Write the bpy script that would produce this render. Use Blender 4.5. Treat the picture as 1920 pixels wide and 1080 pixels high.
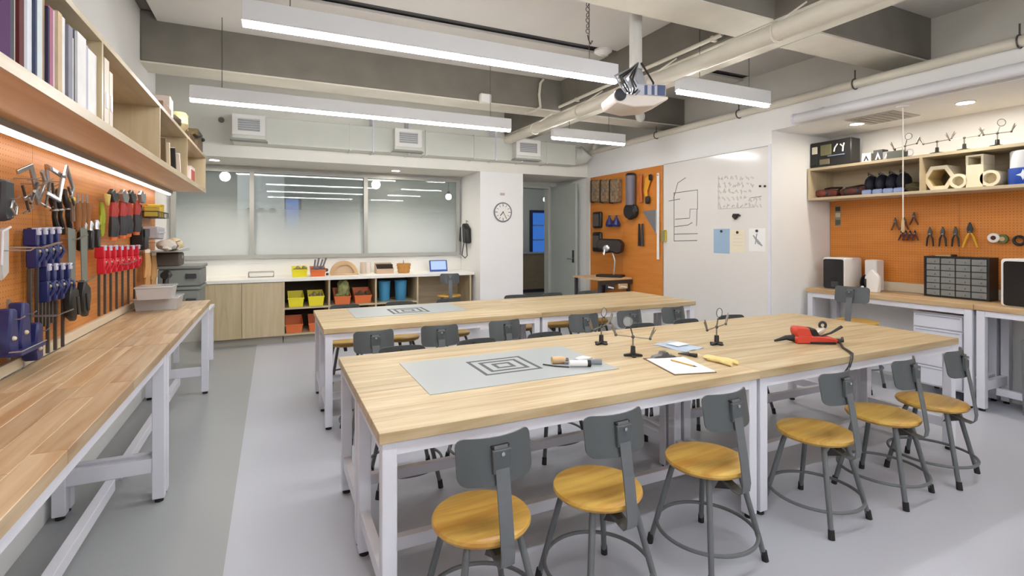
import bpy, bmesh, math, random
from mathutils import Vector, Matrix
random.seed(7)
PI = math.pi
scene = bpy.context.scene
C = scene.collection
for o in list(bpy.data.objects): bpy.data.objects.remove(o)

# ------------------------------------------------------------------ camera, world, exposure
YAW = math.radians(25.26); FPX = 949.0; HOR = 439.5; CAMZ = 1.5
cam_d = bpy.data.cameras.new('camera'); cam = bpy.data.objects.new('camera', cam_d); C.objects.link(cam)
cam_d.sensor_width = 36; cam_d.lens = FPX/1920*36; cam_d.shift_y = -(540-HOR)/1920; cam_d.clip_start = .02
cam.location = (0, 0, CAMZ); cam.rotation_euler = (PI/2, 0, -YAW)
scene.camera = cam
w = bpy.data.worlds.new('world'); scene.world = w; w.use_nodes = True
w.node_tree.nodes['Background'].inputs[0].default_value = (.30, .42, .72, 1)
w.node_tree.nodes['Background'].inputs[1].default_value = .25
vs = scene.view_settings
vs.view_transform = 'Standard'; vs.look = 'None'; vs.gamma = 1; vs.use_curve_mapping = False
vs.exposure = 0.5
LAMP = 54.0        # radiance of the linear pendants, downwards
UPFILL = 4.5      # radiance of the upward strip added to lift ceiling and walls

# ------------------------------------------------------------------ measuring helpers (photo pixel -> room metre)
FX, FY = math.sin(YAW), math.cos(YAW)
def ray(u, v):
    k = (u-960)/FPX
    return FX+FY*k, FY-FX*k, (HOR-v)/FPX
def onz(u, v, z):
    a, b, c = ray(u, v); t = (z-CAMZ)/c; return Vector((a*t, b*t, z))
def onx(u, v, x):
    a, b, c = ray(u, v); t = x/a; return Vector((x, b*t, CAMZ+c*t))
def ony(u, v, y):
    a, b, c = ray(u, v); t = y/b; return Vector((a*t, y, CAMZ+c*t))

# ------------------------------------------------------------------ materials
def lin(c):
    if isinstance(c, str):
        c = c.lstrip('#'); c = [int(c[i:i+2], 16)/255 for i in (0, 2, 4)]
    return tuple(((x+.055)/1.055)**2.4 if x > .04045 else x/12.92 for x in c)+(1,)
MATS = {}
def mat(name, col='#ffffff', rough=.5, metal=0, noise=0, nscale=8, bump=0, bscale=60, emit=0, trans=0, alpha=1, spec=.5):
    if name in MATS: return MATS[name]
    m = bpy.data.materials.new(name); MATS[name] = m; m.use_nodes = True
    nt = m.node_tree; b = nt.nodes['Principled BSDF']; c = lin(col)
    b.inputs['Base Color'].default_value = c; b.inputs['Roughness'].default_value = rough
    b.inputs['Metallic'].default_value = metal; b.inputs['Specular IOR Level'].default_value = spec
    if trans: b.inputs['Transmission Weight'].default_value = trans
    if alpha < 1: b.inputs['Alpha'].default_value = alpha
    if emit:
        b.inputs['Emission Color'].default_value = c; b.inputs['Emission Strength'].default_value = emit
    tc = nt.nodes.new('ShaderNodeTexCoord')
    if noise:
        n = nt.nodes.new('ShaderNodeTexNoise'); n.inputs['Scale'].default_value = nscale; n.inputs['Detail'].default_value = 4
        nt.links.new(tc.outputs['Object'], n.inputs['Vector'])
        mr = nt.nodes.new('ShaderNodeMapRange'); mr.inputs[1].default_value = .3; mr.inputs[2].default_value = .7
        mr.inputs[3].default_value = 1-noise; mr.inputs[4].default_value = 1+noise
        nt.links.new(n.outputs['Fac'], mr.inputs[0])
        mx = nt.nodes.new('ShaderNodeVectorMath'); mx.operation = 'SCALE'; mx.inputs[0].default_value = c[:3]
        nt.links.new(mr.outputs[0], mx.inputs['Scale']); nt.links.new(mx.outputs[0], b.inputs['Base Color'])
    if bump:
        n2 = nt.nodes.new('ShaderNodeTexNoise'); n2.inputs['Scale'].default_value = bscale
        nt.links.new(tc.outputs['Object'], n2.inputs['Vector'])
        bp = nt.nodes.new('ShaderNodeBump'); bp.inputs['Strength'].default_value = bump; bp.inputs['Distance'].default_value = .004
        nt.links.new(n2.outputs['Fac'], bp.inputs['Height']); nt.links.new(bp.outputs[0], b.inputs['Normal'])
    return m
def wood(name, light, dark, axis=0, scale=1.0, rough=.42, vary=.16, streak=.6):
    """grain running along an axis; each object gets its own tone and its own stretch of grain"""
    if name in MATS: return MATS[name]
    m = bpy.data.materials.new(name); MATS[name] = m; m.use_nodes = True
    nt = m.node_tree; N = nt.nodes.new; L = nt.links.new; b = nt.nodes['Principled BSDF']; b.inputs['Roughness'].default_value = rough
    tc = N('ShaderNodeTexCoord'); oi = N('ShaderNodeObjectInfo')
    add = N('ShaderNodeVectorMath'); add.operation = 'ADD'; sc = N('ShaderNodeVectorMath'); sc.operation = 'SCALE'
    cmb = N('ShaderNodeCombineXYZ')
    for i in range(3): L(oi.outputs['Random'], cmb.inputs[i])
    sc.inputs['Scale'].default_value = 37.0; L(cmb.outputs[0], sc.inputs[0])
    L(tc.outputs['Object'], add.inputs[0]); L(sc.outputs[0], add.inputs[1])
    mp = N('ShaderNodeMapping'); s = [14*scale]*3; s[axis] = 1.1*scale; mp.inputs['Scale'].default_value = s
    L(add.outputs[0], mp.inputs[0])
    n = N('ShaderNodeTexNoise'); n.inputs['Scale'].default_value = 1.6; n.inputs['Detail'].default_value = 6; n.inputs['Distortion'].default_value = streak
    L(mp.outputs[0], n.inputs['Vector'])
    cr = N('ShaderNodeValToRGB'); cr.color_ramp.elements[0].position = .32; cr.color_ramp.elements[1].position = .66
    cr.color_ramp.elements[0].color = lin(dark); cr.color_ramp.elements[1].color = lin(light); L(n.outputs['Fac'], cr.inputs[0])
    mr = N('ShaderNodeMapRange'); mr.inputs[3].default_value = 1-vary; mr.inputs[4].default_value = 1+vary*.35; L(oi.outputs['Random'], mr.inputs[0])
    mx = N('ShaderNodeVectorMath'); mx.operation = 'SCALE'; L(cr.outputs[0], mx.inputs[0]); L(mr.outputs[0], mx.inputs['Scale'])
    L(mx.outputs[0], b.inputs['Base Color'])
    bp = N('ShaderNodeBump'); bp.inputs['Strength'].default_value = .08; bp.inputs['Distance'].default_value = .002
    L(n.outputs['Fac'], bp.inputs['Height']); L(bp.outputs[0], b.inputs['Normal'])
    return m
def pegmat(name, col, grain, a0, a1):
    """board with a grid of 6 mm holes every 25 mm; a0, a1: the two axes of the board"""
    m = bpy.data.materials.new(name); MATS[name] = m; m.use_nodes = True
    nt = m.node_tree; N = nt.nodes.new; L = nt.links.new; b = nt.nodes['Principled BSDF']; b.inputs['Roughness'].default_value = .5
    tc = N('ShaderNodeTexCoord'); sp = N('ShaderNodeSeparateXYZ'); L(tc.outputs['Object'], sp.inputs[0])
    ax = []
    for a in (a0, a1):
        md = N('ShaderNodeMath'); md.operation = 'PINGPONG'; md.inputs[1].default_value = .0127; L(sp.outputs[a], md.inputs[0])
        pw = N('ShaderNodeMath'); pw.operation = 'POWER'; pw.inputs[1].default_value = 2; L(md.outputs[0], pw.inputs[0]); ax.append(pw)
    sm = N('ShaderNodeMath'); sm.operation = 'ADD'; L(ax[0].outputs[0], sm.inputs[0]); L(ax[1].outputs[0], sm.inputs[1])
    lt = N('ShaderNodeMath'); lt.operation = 'LESS_THAN'; lt.inputs[1].default_value = .0032**2; L(sm.outputs[0], lt.inputs[0])
    mp = N('ShaderNodeMapping'); s = [10, 10, 10]; s[a0] = 1.2; mp.inputs['Scale'].default_value = s; L(tc.outputs['Object'], mp.inputs[0])
    n = N('ShaderNodeTexNoise'); n.inputs['Scale'].default_value = 1.5; n.inputs['Detail'].default_value = 5; L(mp.outputs[0], n.inputs['Vector'])
    cr = N('ShaderNodeValToRGB'); cr.color_ramp.elements[0].position = .35; cr.color_ramp.elements[1].position = .65
    cr.color_ramp.elements[0].color = lin(grain); cr.color_ramp.elements[1].color = lin(col); L(n.outputs['Fac'], cr.inputs[0])
    mx = N('ShaderNodeMix'); mx.data_type = 'RGBA'; L(lt.outputs[0], mx.inputs[0]); L(cr.outputs[0], mx.inputs[6]); mx.inputs[7].default_value = lin('#7a4310')
    L(mx.outputs[2], b.inputs['Base Color'])
    return m
def emission(name, col, s):
    if name in MATS: return MATS[name]
    m = bpy.data.materials.new(name); MATS[name] = m; m.use_nodes = True; nt = m.node_tree; nt.nodes.clear()
    e = nt.nodes.new('ShaderNodeEmission'); e.inputs[0].default_value = lin(col); e.inputs[1].default_value = s
    o = nt.nodes.new('ShaderNodeOutputMaterial'); nt.links.new(e.outputs[0], o.inputs[0]); return m
def frosted(name, z0, z1):
    """clear glass with a printed white film fading out upwards between z0 and z1"""
    m = bpy.data.materials.new(name); MATS[name] = m; m.use_nodes = True; nt = m.node_tree; nt.nodes.clear(); N = nt.nodes.new; L = nt.links.new
    out = N('ShaderNodeOutputMaterial'); tr = N('ShaderNodeBsdfTransparent'); tr.inputs[0].default_value = (.86, .90, .89, 1)
    gl = N('ShaderNodeBsdfGlossy'); gl.inputs['Roughness'].default_value = .02; gl.inputs[0].default_value = (.9, .95, .95, 1)
    df = N('ShaderNodeBsdfDiffuse'); df.inputs[0].default_value = lin('#f1f5f5'); tl = N('ShaderNodeBsdfTranslucent'); tl.inputs[0].default_value = lin('#f1f5f5')
    film = N('ShaderNodeMixShader'); film.inputs[0].default_value = .45; L(df.outputs[0], film.inputs[1]); L(tl.outputs[0], film.inputs[2])
    g = N('ShaderNodeNewGeometry'); sp = N('ShaderNodeSeparateXYZ'); L(g.outputs['Position'], sp.inputs[0])
    mr = N('ShaderNodeMapRange'); mr.inputs[1].default_value = z0; mr.inputs[2].default_value = z1; mr.inputs[3].default_value = .97; mr.inputs[4].default_value = .10
    mr.interpolation_type = 'SMOOTHSTEP'; L(sp.outputs[2], mr.inputs[0])
    a = N('ShaderNodeMixShader'); L(mr.outputs[0], a.inputs[0]); L(tr.outputs[0], a.inputs[1]); L(film.outputs[0], a.inputs[2])
    b = N('ShaderNodeMixShader'); b.inputs[0].default_value = .012; L(a.outputs[0], b.inputs[1]); L(gl.outputs[0], b.inputs[2])
    L(b.outputs[0], out.inputs[0]); return m
def clearplastic(name, col, a):
    m = bpy.data.materials.new(name); MATS[name] = m; m.use_nodes = True; nt = m.node_tree
    b = nt.nodes['Principled BSDF']; b.inputs['Base Color'].default_value = lin(col); b.inputs['Roughness'].default_value = .15; b.inputs['Alpha'].default_value = a
    return m

WHITE = mat('white_paint', '#eeeeed', .6, noise=.015, nscale=2)
CREAM = mat('cream_paint', '#e4e2da', .6, noise=.02, nscale=2)
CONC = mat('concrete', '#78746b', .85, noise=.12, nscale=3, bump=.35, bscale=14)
CONCL = mat('painted_concrete', '#c6c2b6', .8, noise=.06, nscale=3, bump=.3, bscale=14)
CLOUD = mat('ceiling_board', '#d6d3cf', .8, noise=.02, nscale=2)
STEELW = mat('white_steel', '#dfe0ea', .38)
GREYM = mat('grey_powder_coat', '#63676a', .42, noise=.03, nscale=30)
GREYD = mat('dark_grey_powder_coat', '#4f5456', .42, noise=.03, nscale=30)
BLACK = mat('black_plastic', '#1b1a1b', .45)
DARK = mat('dark_grey_plastic', '#34353a', .5)
RUBBER = mat('rubber', '#232223', .8)
STEEL = mat('steel', '#b9bcc0', .3, metal=.9)
DSTEEL = mat('dark_steel', '#5c5a58', .4, metal=.7)
NAVY = mat('navy_plastic', '#232a63', .4)
RED = mat('red_plastic', '#cf1d33', .4)
ORANGE = mat('orange_plastic', '#d9713a', .45)
YELLOW = mat('yellow_plastic', '#e8dc2a', .45)
BLUE = mat('blue_plastic', '#3f86ad', .45)
PAPER = mat('paper', '#efece6', .8)
TANW = mat('plain_wood', '#cfae84', .55, noise=.08, nscale=6)
FLOORM = mat('floor_resin', '#babdc8', .33, noise=.015, nscale=1.5)
FLOORG = mat('floor_resin_grey', '#9da0a2', .4, noise=.015, nscale=1.5)
BENCHX = wood('butcher_block_x', '#cdbb97', '#b0956b', 0, 1, vary=.13)
BENCHY = wood('butcher_block_y', '#ceb897', '#ae8c63', 1, 1, vary=.2)
SEATW = wood('seat_wood', '#dab55c', '#bf8e40', 0, 1.1, rough=.33, vary=.12)
BENCHN = wood('butcher_block_niche_lit', '#d9bd94', '#bd9a6d', 1, 1, vary=.08)  # butcher block made lighter in colour because the niche gets less light
PLYX = wood('ply_x', '#c9b99c', '#b7a484', 0, .8, vary=.05)
PLYY = wood('ply_y', '#c7b89d', '#b6a484', 1, .8, vary=.05)
PLYZ = wood('ply_z', '#cab99a', '#b8a681', 2, .8, vary=.06)
UNDERBOUNCE = wood('shelf_underside_bounce', '#d8b083', '#c99d70', 1, .6, vary=.02)  # oranger than the other ply: pegboard bounce light put into the colour
PEGL = pegmat('pegboard_left', '#d08a44', '#bd7330', 1, 2)
PEGR = pegmat('pegboard_right', '#d98a3a', '#cf7f30', 1, 2)

# ------------------------------------------------------------------ mesh helpers
class MB:
    def __init__(s): s.bm = bmesh.new()
    def _merge(s, t, M=None):
        if M is not None: bmesh.ops.transform(t, matrix=M, verts=t.verts)
        me = bpy.data.meshes.new('t'); t.to_mesh(me); t.free(); s.bm.from_mesh(me); bpy.data.meshes.remove(me); return s
    def box(s, x0, x1, y0, y1, z0, z1, bev=0, seg=1, M=None):
        t = bmesh.new(); bmesh.ops.create_cube(t, size=1)
        bmesh.ops.transform(t, matrix=Matrix.Translation(((x0+x1)/2, (y0+y1)/2, (z0+z1)/2)) @ Matrix.Diagonal((abs(x1-x0), abs(y1-y0), abs(z1-z0), 1)), verts=t.verts)
        if bev: bmesh.ops.bevel(t, geom=t.edges[:], offset=bev, segments=seg, profile=.5, affect='EDGES')
        return s._merge(t, M)
    def tube(s, pts, r, n=8, closed=False, M=None, flat=1.0):
        P = [Vector(p) for p in pts]; t = bmesh.new(); rings = []; up = None; m = len(P)
        for i, p in enumerate(P):
            if closed: d = P[(i+1) % m]-P[i-1]
            else: d = (P[min(i+1, m-1)]-P[max(i-1, 0)])
            d.normalize()
            if up is None:
                up = Vector((0, 0, 1)) if abs(d.z) < .9 else Vector((1, 0, 0))
            a = (up-d*up.dot(d)).normalized(); up = a; b = d.cross(a)
            rr = r[i] if isinstance(r, (list, tuple)) else r
            rings.append([t.verts.new(p+a*rr*math.cos(2*PI*k/n)+b*rr*flat*math.sin(2*PI*k/n)) for k in range(n)])
        for i in range(m if closed else m-1):
            A, B = rings[i], rings[(i+1) % m]
            for k in range(n): t.faces.new((A[k], A[(k+1) % n], B[(k+1) % n], B[k]))
        if not closed: t.faces.new(rings[0][::-1]); t.faces.new(rings[-1])
        bmesh.ops.recalc_face_normals(t, faces=t.faces)
        return s._merge(t, M)
    def lathe(s, prof, n=24, M=None, cap=True):
        t = bmesh.new(); rings = []
        for r, z in prof:
            if r < 1e-6: rings.append([t.verts.new((0, 0, z))])
            else: rings.append([t.verts.new((r*math.cos(2*PI*k/n), r*math.sin(2*PI*k/n), z)) for k in range(n)])
        for A, B in zip(rings, rings[1:]):
            for k in range(n):
                k2 = (k+1) % n
                if len(A) == 1 and len(B) == 1: continue
                if len(A) == 1: t.faces.new((A[0], B[k2], B[k]))
                elif len(B) == 1: t.faces.new((A[k], A[k2], B[0]))
                else: t.faces.new((A[k], A[k2], B[k2], B[k]))
        if cap:
            if len(rings[0]) > 1: t.faces.new(rings[0][::-1])
            if len(rings[-1]) > 1: t.faces.new(rings[-1])
        bmesh.ops.recalc_face_normals(t, faces=t.faces)
        return s._merge(t, M)
    def prism(s, poly, h, bev=0, M=None):
        """polygon in the xz plane, extruded along +y by h"""
        t = bmesh.new(); A = [t.verts.new((x, 0, z)) for x, z in poly]; B = [t.verts.new((x, h, z)) for x, z in poly]; n = len(poly)
        t.faces.new(A); t.faces.new(B[::-1])
        for k in range(n): t.faces.new((A[k], B[k], B[(k+1) % n], A[(k+1) % n]))
        bmesh.ops.recalc_face_normals(t, faces=t.faces)
        if bev: bmesh.ops.bevel(t, geom=t.edges[:], offset=bev, segments=1, affect='EDGES')
        return s._merge(t, M)
    def ball(s, c, r, sx=1, sy=1, sz=1, n=12):
        t = bmesh.new(); bmesh.ops.create_uvsphere(t, u_segments=n, v_segments=max(6, n*2//3), radius=r)
        return s._merge(t, Matrix.Translation(c) @ Matrix.Diagonal((sx, sy, sz, 1)))
    def open_box(s, x0, x1, y0, y1, z0, z1, th=.004, flare=0, front=None):
        """tray without lid; flare widens the rim; front = lower front height (at y0)"""
        t = bmesh.new()
        def ring(e, z, fz=None): return [t.verts.new(p) for p in ((x0+e, y0+e, fz if fz else z), (x1-e, y0+e, fz if fz else z), (x1-e, y1-e, z), (x0+e, y1-e, z))]
        fz = front
        ob = ring(flare, z0); ot = ring(0, z1, fz); it = ring(th, z1, fz); ib = ring(flare+th, z0+th)
        t.faces.new(ob[::-1])
        for A, B in ((ob, ot), (ot, it), (it, ib)):
            for k in range(4): t.faces.new((A[k], A[(k+1) % 4], B[(k+1) % 4], B[k]))
        t.faces.new(ib); bmesh.ops.recalc_face_normals(t, faces=t.faces)
        return s._merge(t)
    def ring(s, c, R, r, axis='z', n=32, m=8, M=None):
        pts = []
        for k in range(n):
            a = 2*PI*k/n; x, y = R*math.cos(a), R*math.sin(a)
            pts.append(Vector(c)+Vector({'z': (x, y, 0), 'y': (x, 0, y), 'x': (0, x, y)}[axis]))
        return s.tube(pts, r, m, closed=True, M=M)
    def mesh(s, name, m, smooth=True):
        me = bpy.data.meshes.new(name); s.bm.to_mesh(me); s.bm.free(); me.materials.append(m)
        if smooth: me.shade_smooth(); me.set_sharp_from_angle(angle=math.radians(38))
        return me
def obj(name, mb, m, parent=None, smooth=True, loc=None):
    me = mb if isinstance(mb, bpy.types.Mesh) else mb.mesh(name, m, smooth)
    o = bpy.data.objects.new(name, me); C.objects.link(o)
    if parent: o.parent = parent
    if loc is not None: o.location = loc
    return o
def tag(o, label, cat=None, group=None, kind=None):
    o['label'] = label
    if cat: o['category'] = cat
    if group: o['group'] = group
    if kind: o['kind'] = kind
    return o
def thing(name, label, cat, loc=(0, 0, 0), rz=0, group=None):
    o = bpy.data.objects.new(name, None); C.objects.link(o); o.empty_display_size = .1
    o.location = loc; o.rotation_euler = (0, 0, rz); return tag(o, label, cat, group)
KIDS = {}
def kids(o): return [c for c in C.objects if c.parent == o]
def dup(root, loc, rz=0, label=None, group=None):
    r = root.copy(); C.objects.link(r); r.location = loc; r.rotation_euler = (0, 0, rz)
    if label: r['label'] = label
    if group: r['group'] = group
    for ch in kids(root):
        c = ch.copy(); C.objects.link(c); c.parent = r
        for g in kids(ch):
            d = g.copy(); C.objects.link(d); d.parent = c
    return r
def struct(name, mb, m, label=None, parent=None):
    o = obj(name, mb, m, parent, smooth=False)
    if not parent: o['kind'] = 'structure'
    if label: o['label'] = label
    return o
def B(*a, **k): return MB().box(*a, **k)
ORD = ['first', 'second', 'third', 'fourth', 'fifth', 'sixth', 'seventh', 'eighth', 'ninth', 'tenth']

# ================================================================== THE ROOM
XL, XR, YB = -1.10, 4.94, 8.30
struct('floor', B(-.2, 6.1, -2.6, 8.45, -.12, 0), FLOORM, 'pale lilac-grey resin floor')
struct('floor', B(-2.1, -.2, -2.6, 8.45, -.12, 0), FLOORG, 'darker grey resin floor strip along the left wall')
struct('wall_left', B(XL-.15, XL, -2.6, 6.3, 0, 3.7), WHITE, 'white left wall behind the pegboard and the bookshelf')
struct('wall_left', B(-2.1, XL-.15, 6.2, 6.3, 0, 3.7), WHITE)
struct('wall_left', B(-2.1, -2.0, 6.3, YB, 0, 3.7), WHITE)
struct('baseboard_left', B(XL, XL+.03, -2.6, 6.3, 0, .13), WHITE)
# rear wall: window wall under and beside the glazing, soffit above it, clock wall, doorway recess
m = MB(); m.box(-2.1, 2.95, YB, YB+.12, 0, 1.145); m.box(-2.1, -1.27, YB, YB+.12, 1.145, 2.6); m.box(-1.27, 2.95, YB, YB+.12, 2.45, 2.6)
struct('wall_back', m, WHITE, 'white rear wall around the interior window')
struct('wall_back', B(-2.1, 6.1, 7.40, 8.6, 2.49, 3.7), CREAM, 'soffit over the counter niche and the doorway')
struct('wall_back', B(2.94, 3.69, 7.40, 8.6, 0, 2.49), WHITE, 'white wall carrying the clock')
m = MB(); m.box(3.69, 3.80, 8.45, 8.6, 0, 2.49); m.box(4.82, 4.94, 8.45, 8.6, 0, 2.49); m.box(3.80, 4.82, 8.45, 8.6, 2.43, 2.49)
struct('wall_back', m, WHITE, 'wall around the doorway')
struct('wall_right', B(XR, 6.2, 3.8, 8.6, 0, 2.95), WHITE, 'white right wall with the whiteboard')
struct('wall_right', B(5.45, 6.2, -2.6, 7.4, 2.95, 3.7), CREAM, 'upper right wall above the pipe')
struct('wall_right', B(5.95, 6.2, -2.6, 3.8, 0, 2.64), WHITE, 'rear wall of the workbench niche')
struct('ceiling', B(XR, 6.2, -2.6, 3.8, 2.637, 2.95), WHITE, 'lowered white ceiling of the workbench niche')
struct('wall_front', B(-1.25, 6.2, -2.75, -2.6, 0, 3.7), WHITE)
# ceiling with beams and boards
SOFP = mat('beam_underside_cream', '#d3cec0', .75, noise=.05, nscale=4)  # lighter cream for the thin strips under beams and girder
ceil = struct('ceiling', B(-2.1, 6.2, -2.6, 7.4, 3.56, 3.7), CONC, 'exposed concrete ceiling with beams and white boards')
for y0, y1 in ((-.62, -.27), (2.55, 2.9), (5.62, 5.97)):
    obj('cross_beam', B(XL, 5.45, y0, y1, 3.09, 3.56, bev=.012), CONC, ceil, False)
    for x0, x1 in ((XL, 3.34), (3.86, 5.45)): obj('beam_underside', B(x0, x1, y0+.005, y1-.005, 3.075, 3.09), SOFP, ceil, False)
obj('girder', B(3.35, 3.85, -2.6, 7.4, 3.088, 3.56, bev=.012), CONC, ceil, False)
obj('girder_underside', B(3.355, 3.845, -2.6, 7.4, 3.073, 3.088), SOFP, ceil, False)
for x0, x1 in ((-.97, 3.35), (3.85, 5.45)):
    for y0, y1 in ((-2.6, -.62), (-.27, 2.55), (2.9, 4.44), (4.60, 5.62)):
        obj('ceiling_board', B(x0, x1, y0, y1, 3.47, 3.50, bev=.004), CLOUD, ceil, False)
    obj('slot', B(x0 if x0 > 0 else .2, x1, 4.42, 4.62, 3.505, 3.555), BLACK, ceil, False)
for x0, x1 in ((-2.0, 3.35), (3.85, 5.45)):
    obj('ceiling_board', B(x0, x1, 5.97, 7.4, 3.50, 3.55), CONCL, ceil, False)

# ---- interior window
win = thing('window_1', 'wide interior window of three frosted panes in a grey frame', None, (0, YB, 0)); win['kind'] = 'structure'
FR = mat('window_frame_grey', '#a9aaa6', .5)
m = MB(); fw = .055
m.box(-1.27, 2.90, -.05, .05, 1.145, 1.145+fw); m.box(-1.27, 2.90, -.05, .05, 2.45-fw, 2.45)
m.box(-1.27, -1.27+fw, -.05, .05, 1.145+fw, 2.45-fw); m.box(2.90-fw, 2.90, -.05, .05, 1.145+fw, 2.45-fw)
obj('window_frame', m, FR, win, False)
MUL = (-.28, 1.33)
for x in MUL: obj('mullion', B(x-.03, x+.03, -.05, .05, 1.145+fw, 2.45-fw), FR, win, False)
FROST = frosted('frosted_glass', 1.18, 2.12)
for x0, x1 in ((-1.27+fw, MUL[0]-.03), (MUL[0]+.03, MUL[1]-.03), (MUL[1]+.03, 2.90-fw)):
    obj('pane', B(x0, x1, -.005, .005, 1.145+fw, 2.45-fw), FROST, win, False)

# ---- doorway with the leaf swung open against the right wall
door = thing('door_1', 'grey-green door leaf swung open against the recess wall', None, (4.85, 8.45, 0), 0); door['kind'] = 'structure'
DOORM = mat('door_grey_green', '#b3bab2', .4, noise=.02)
obj('door_leaf', B(-.045, 0, -.88, -.02, .01, 2.40, bev=.003), DOORM, door, False)
h = obj('door_plate', B(-.055, -.045, -.84, -.78, 1.0, 1.22, bev=.003), DSTEEL, door)
obj('door_handle', MB().tube([(-.05, -.81, 1.07), (-.10, -.81, 1.07), (-.105, -.80, 1.07), (-.105, -.69, 1.07)], .009), STEEL, h)
df = thing('door_2', 'grey metal door frame at the rear doorway', None, (0, 0, 0)); df['kind'] = 'structure'
DFM = mat('door_frame_grey', '#b9bbb3', .5)
obj('jamb', B(3.80, 3.86, 8.40, 8.62, 0, 2.43), DFM, df, False); obj('jamb', B(4.76, 4.82, 8.46, 8.62, 0, 2.43), DFM, df, False)
obj('head', B(3.86, 4.76, 8.40, 8.62, 2.37, 2.43), DFM, df, False)
trim = struct('trim_1', B(4.915, 4.94, 7.30, 7.40, 0, 2.47), CREAM, 'cream corner trim between doorway and pegboard')

# ---- the room beyond the glass
BR = mat('back_room_paint', '#b9bdb6', .7); 
struct('floor', B(-4, 9, 8.62, 12.6, -.12, 0), mat('back_room_floor', '#8f8f8a', .5))
struct('wall_back', B(-4, 9, 12.5, 12.65, 0, 3.3), BR, 'far wall of the room beyond the glass')
struct('ceiling', B(-4, 9, 8.62, 12.6, 3.25, 3.35), mat('back_room_ceiling', '#a5a79f', .8))
struct('wall_left', B(-4.1, -4, 8.6, 12.6, 0, 3.3), BR); struct('wall_right', B(9, 9.1, 8.6, 12.6, 0, 3.3), BR)
struct('wall_back', B(-.62, .20, 11.0, 11.1, 0, 2.9), mat('bright_partition', '#e6e8ea', .6), 'white partition in the room beyond the glass')
DUSK = emission('dusk_glass', '#3f74c9', .6)
def dusk_window(name, x0, x1, y, z0, z1, label, bars=()):
    t = thing(name, label, 'window', ((x0+x1)/2, y, 0)); hw = (x1-x0)/2
    m = MB(); m.box(-hw-.06, -hw, -.04, .04, z0-.06, z1+.06); m.box(hw, hw+.06, -.04, .04, z0-.06, z1+.06); m.box(-hw, hw, -.04, .04, z0-.06, z0); m.box(-hw, hw, -.04, .04, z1, z1+.06)
    obj('window_frame', m, mat('dusk_frame', '#22335e', .5), t, False)
    zs = [z0]+list(bars)+[z1]
    for a, b in zip(zs, zs[1:]): obj('pane', B(-hw, hw, -.005, .005, a+.02, b-.02), DUSK, t, False)
a = ony(536, 372, 12.40); b = ony(560, 430, 12.40)
dusk_window('exterior_window', a.x, b.x, 12.44, b.z, a.z, 'narrow blue dusk window seen through the middle glass pane')
a = ony(999, 398, 12.40); b = ony(1020, 480, 12.40)
dusk_window('exterior_window', a.x, b.x+.25, 12.44, b.z, a.z, 'blue dusk window seen through the open doorway', bars=(b.z+.45, b.z+.85))
t = thing('low_cabinet', 'brown low cabinet seen through the open doorway', 'cabinet', (5.75, 11.6, 0))
obj('body', B(-.9, .9, 0, .5, .08, 1.0, bev=.01), mat('brown_wood', '#8c7a5c', .6, noise=.1), t); obj('plinth', B(-.88, .88, .03, .48, 0, .08), DARK, t)
obj('top', B(-.92, .92, -.02, .52, 1.0, 1.03), mat('grey_top', '#9aa0a0', .5), t)
# white display shelf with jars on the partition
t = thing('wall_shelf', 'white wall shelf on the partition beyond the glass', 'shelf', (-.15, 11.0, 1.70))
obj('board', B(-.36, .33, -.22, 0, -.03, 0), STEELW, t, False)
for sx in (-.28, .25): obj('bracket', B(sx-.01, sx+.01, -.18, 0, -.10, -.03), STEELW, t, False)
for i, x in enumerate((-.27, -.08, .12)):
    j = thing('jar', ORD[i]+' white jar with dark lid from the left on the shelf beyond the glass', 'jar', (x-.13, 10.88, 1.70), group='jars beyond the glass')
    obj('jar_body', MB().lathe([(.05, 0), (.055, .02), (.055, .2), (.04, .22)], 14), mat('jar_white', '#e8e8e4', .4), j)
    obj('lid', MB().lathe([(.045, .22), (.06, .23), (.05, .30), (0, .31)], 14), DARK, j)
for i, (u, v, y) in enumerate(((422, 331, 9.3), (705, 346, 9.3), (841, 369, 11.6), (1024, 374, 11.2))):
    p = ony(u, v, y)
    t = thing('bulb_pendant', ['bare glowing bulb seen through the left glass pane', 'bare glowing bulb seen near the top middle of the window', 'small distant bulb at the right edge of the window', 'small bulb seen through the doorway'][i], 'lamp', (p.x, p.y, p.z), group='bulbs beyond the glass')
    r = .075 if y < 10 else .07
    obj('bulb', MB().ball((0, 0, 0), r, n=16), emission('bulb_glow', '#fff4e2', 26), t)
    obj('socket', MB().lathe([(.03, r*.9), (.035, r*1.5), (.02, r*1.9)], 12), DARK, t)
    obj('cord', MB().tube([(0, 0, r*1.8), (0, 0, 3.25-p.z)], .006, 6), DARK, t)
# unseen tube lamps added to light the back room
for i, x in enumerate((-1.2, 2.2, 5.6)):
    t = thing('tube_light', ['left', 'middle', 'right'][i]+' unseen tube light added to light the room beyond the glass', 'light', (x, 10.2, 3.1), group='tube lights beyond the glass')
    obj('housing', B(-.7, .7, -.05, .05, .03, .08), STEELW, t, False); obj('diffuser', B(-.7, .7, -.04, .04, 0, .03), emission('fill_tube_glow', '#f2f6ff', 15), t, False)
    for sx in (-.6, .6): obj('rod', MB().tube([(sx, 0, .08), (sx, 0, .15)], .006, 6), STEELW, t)

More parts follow.
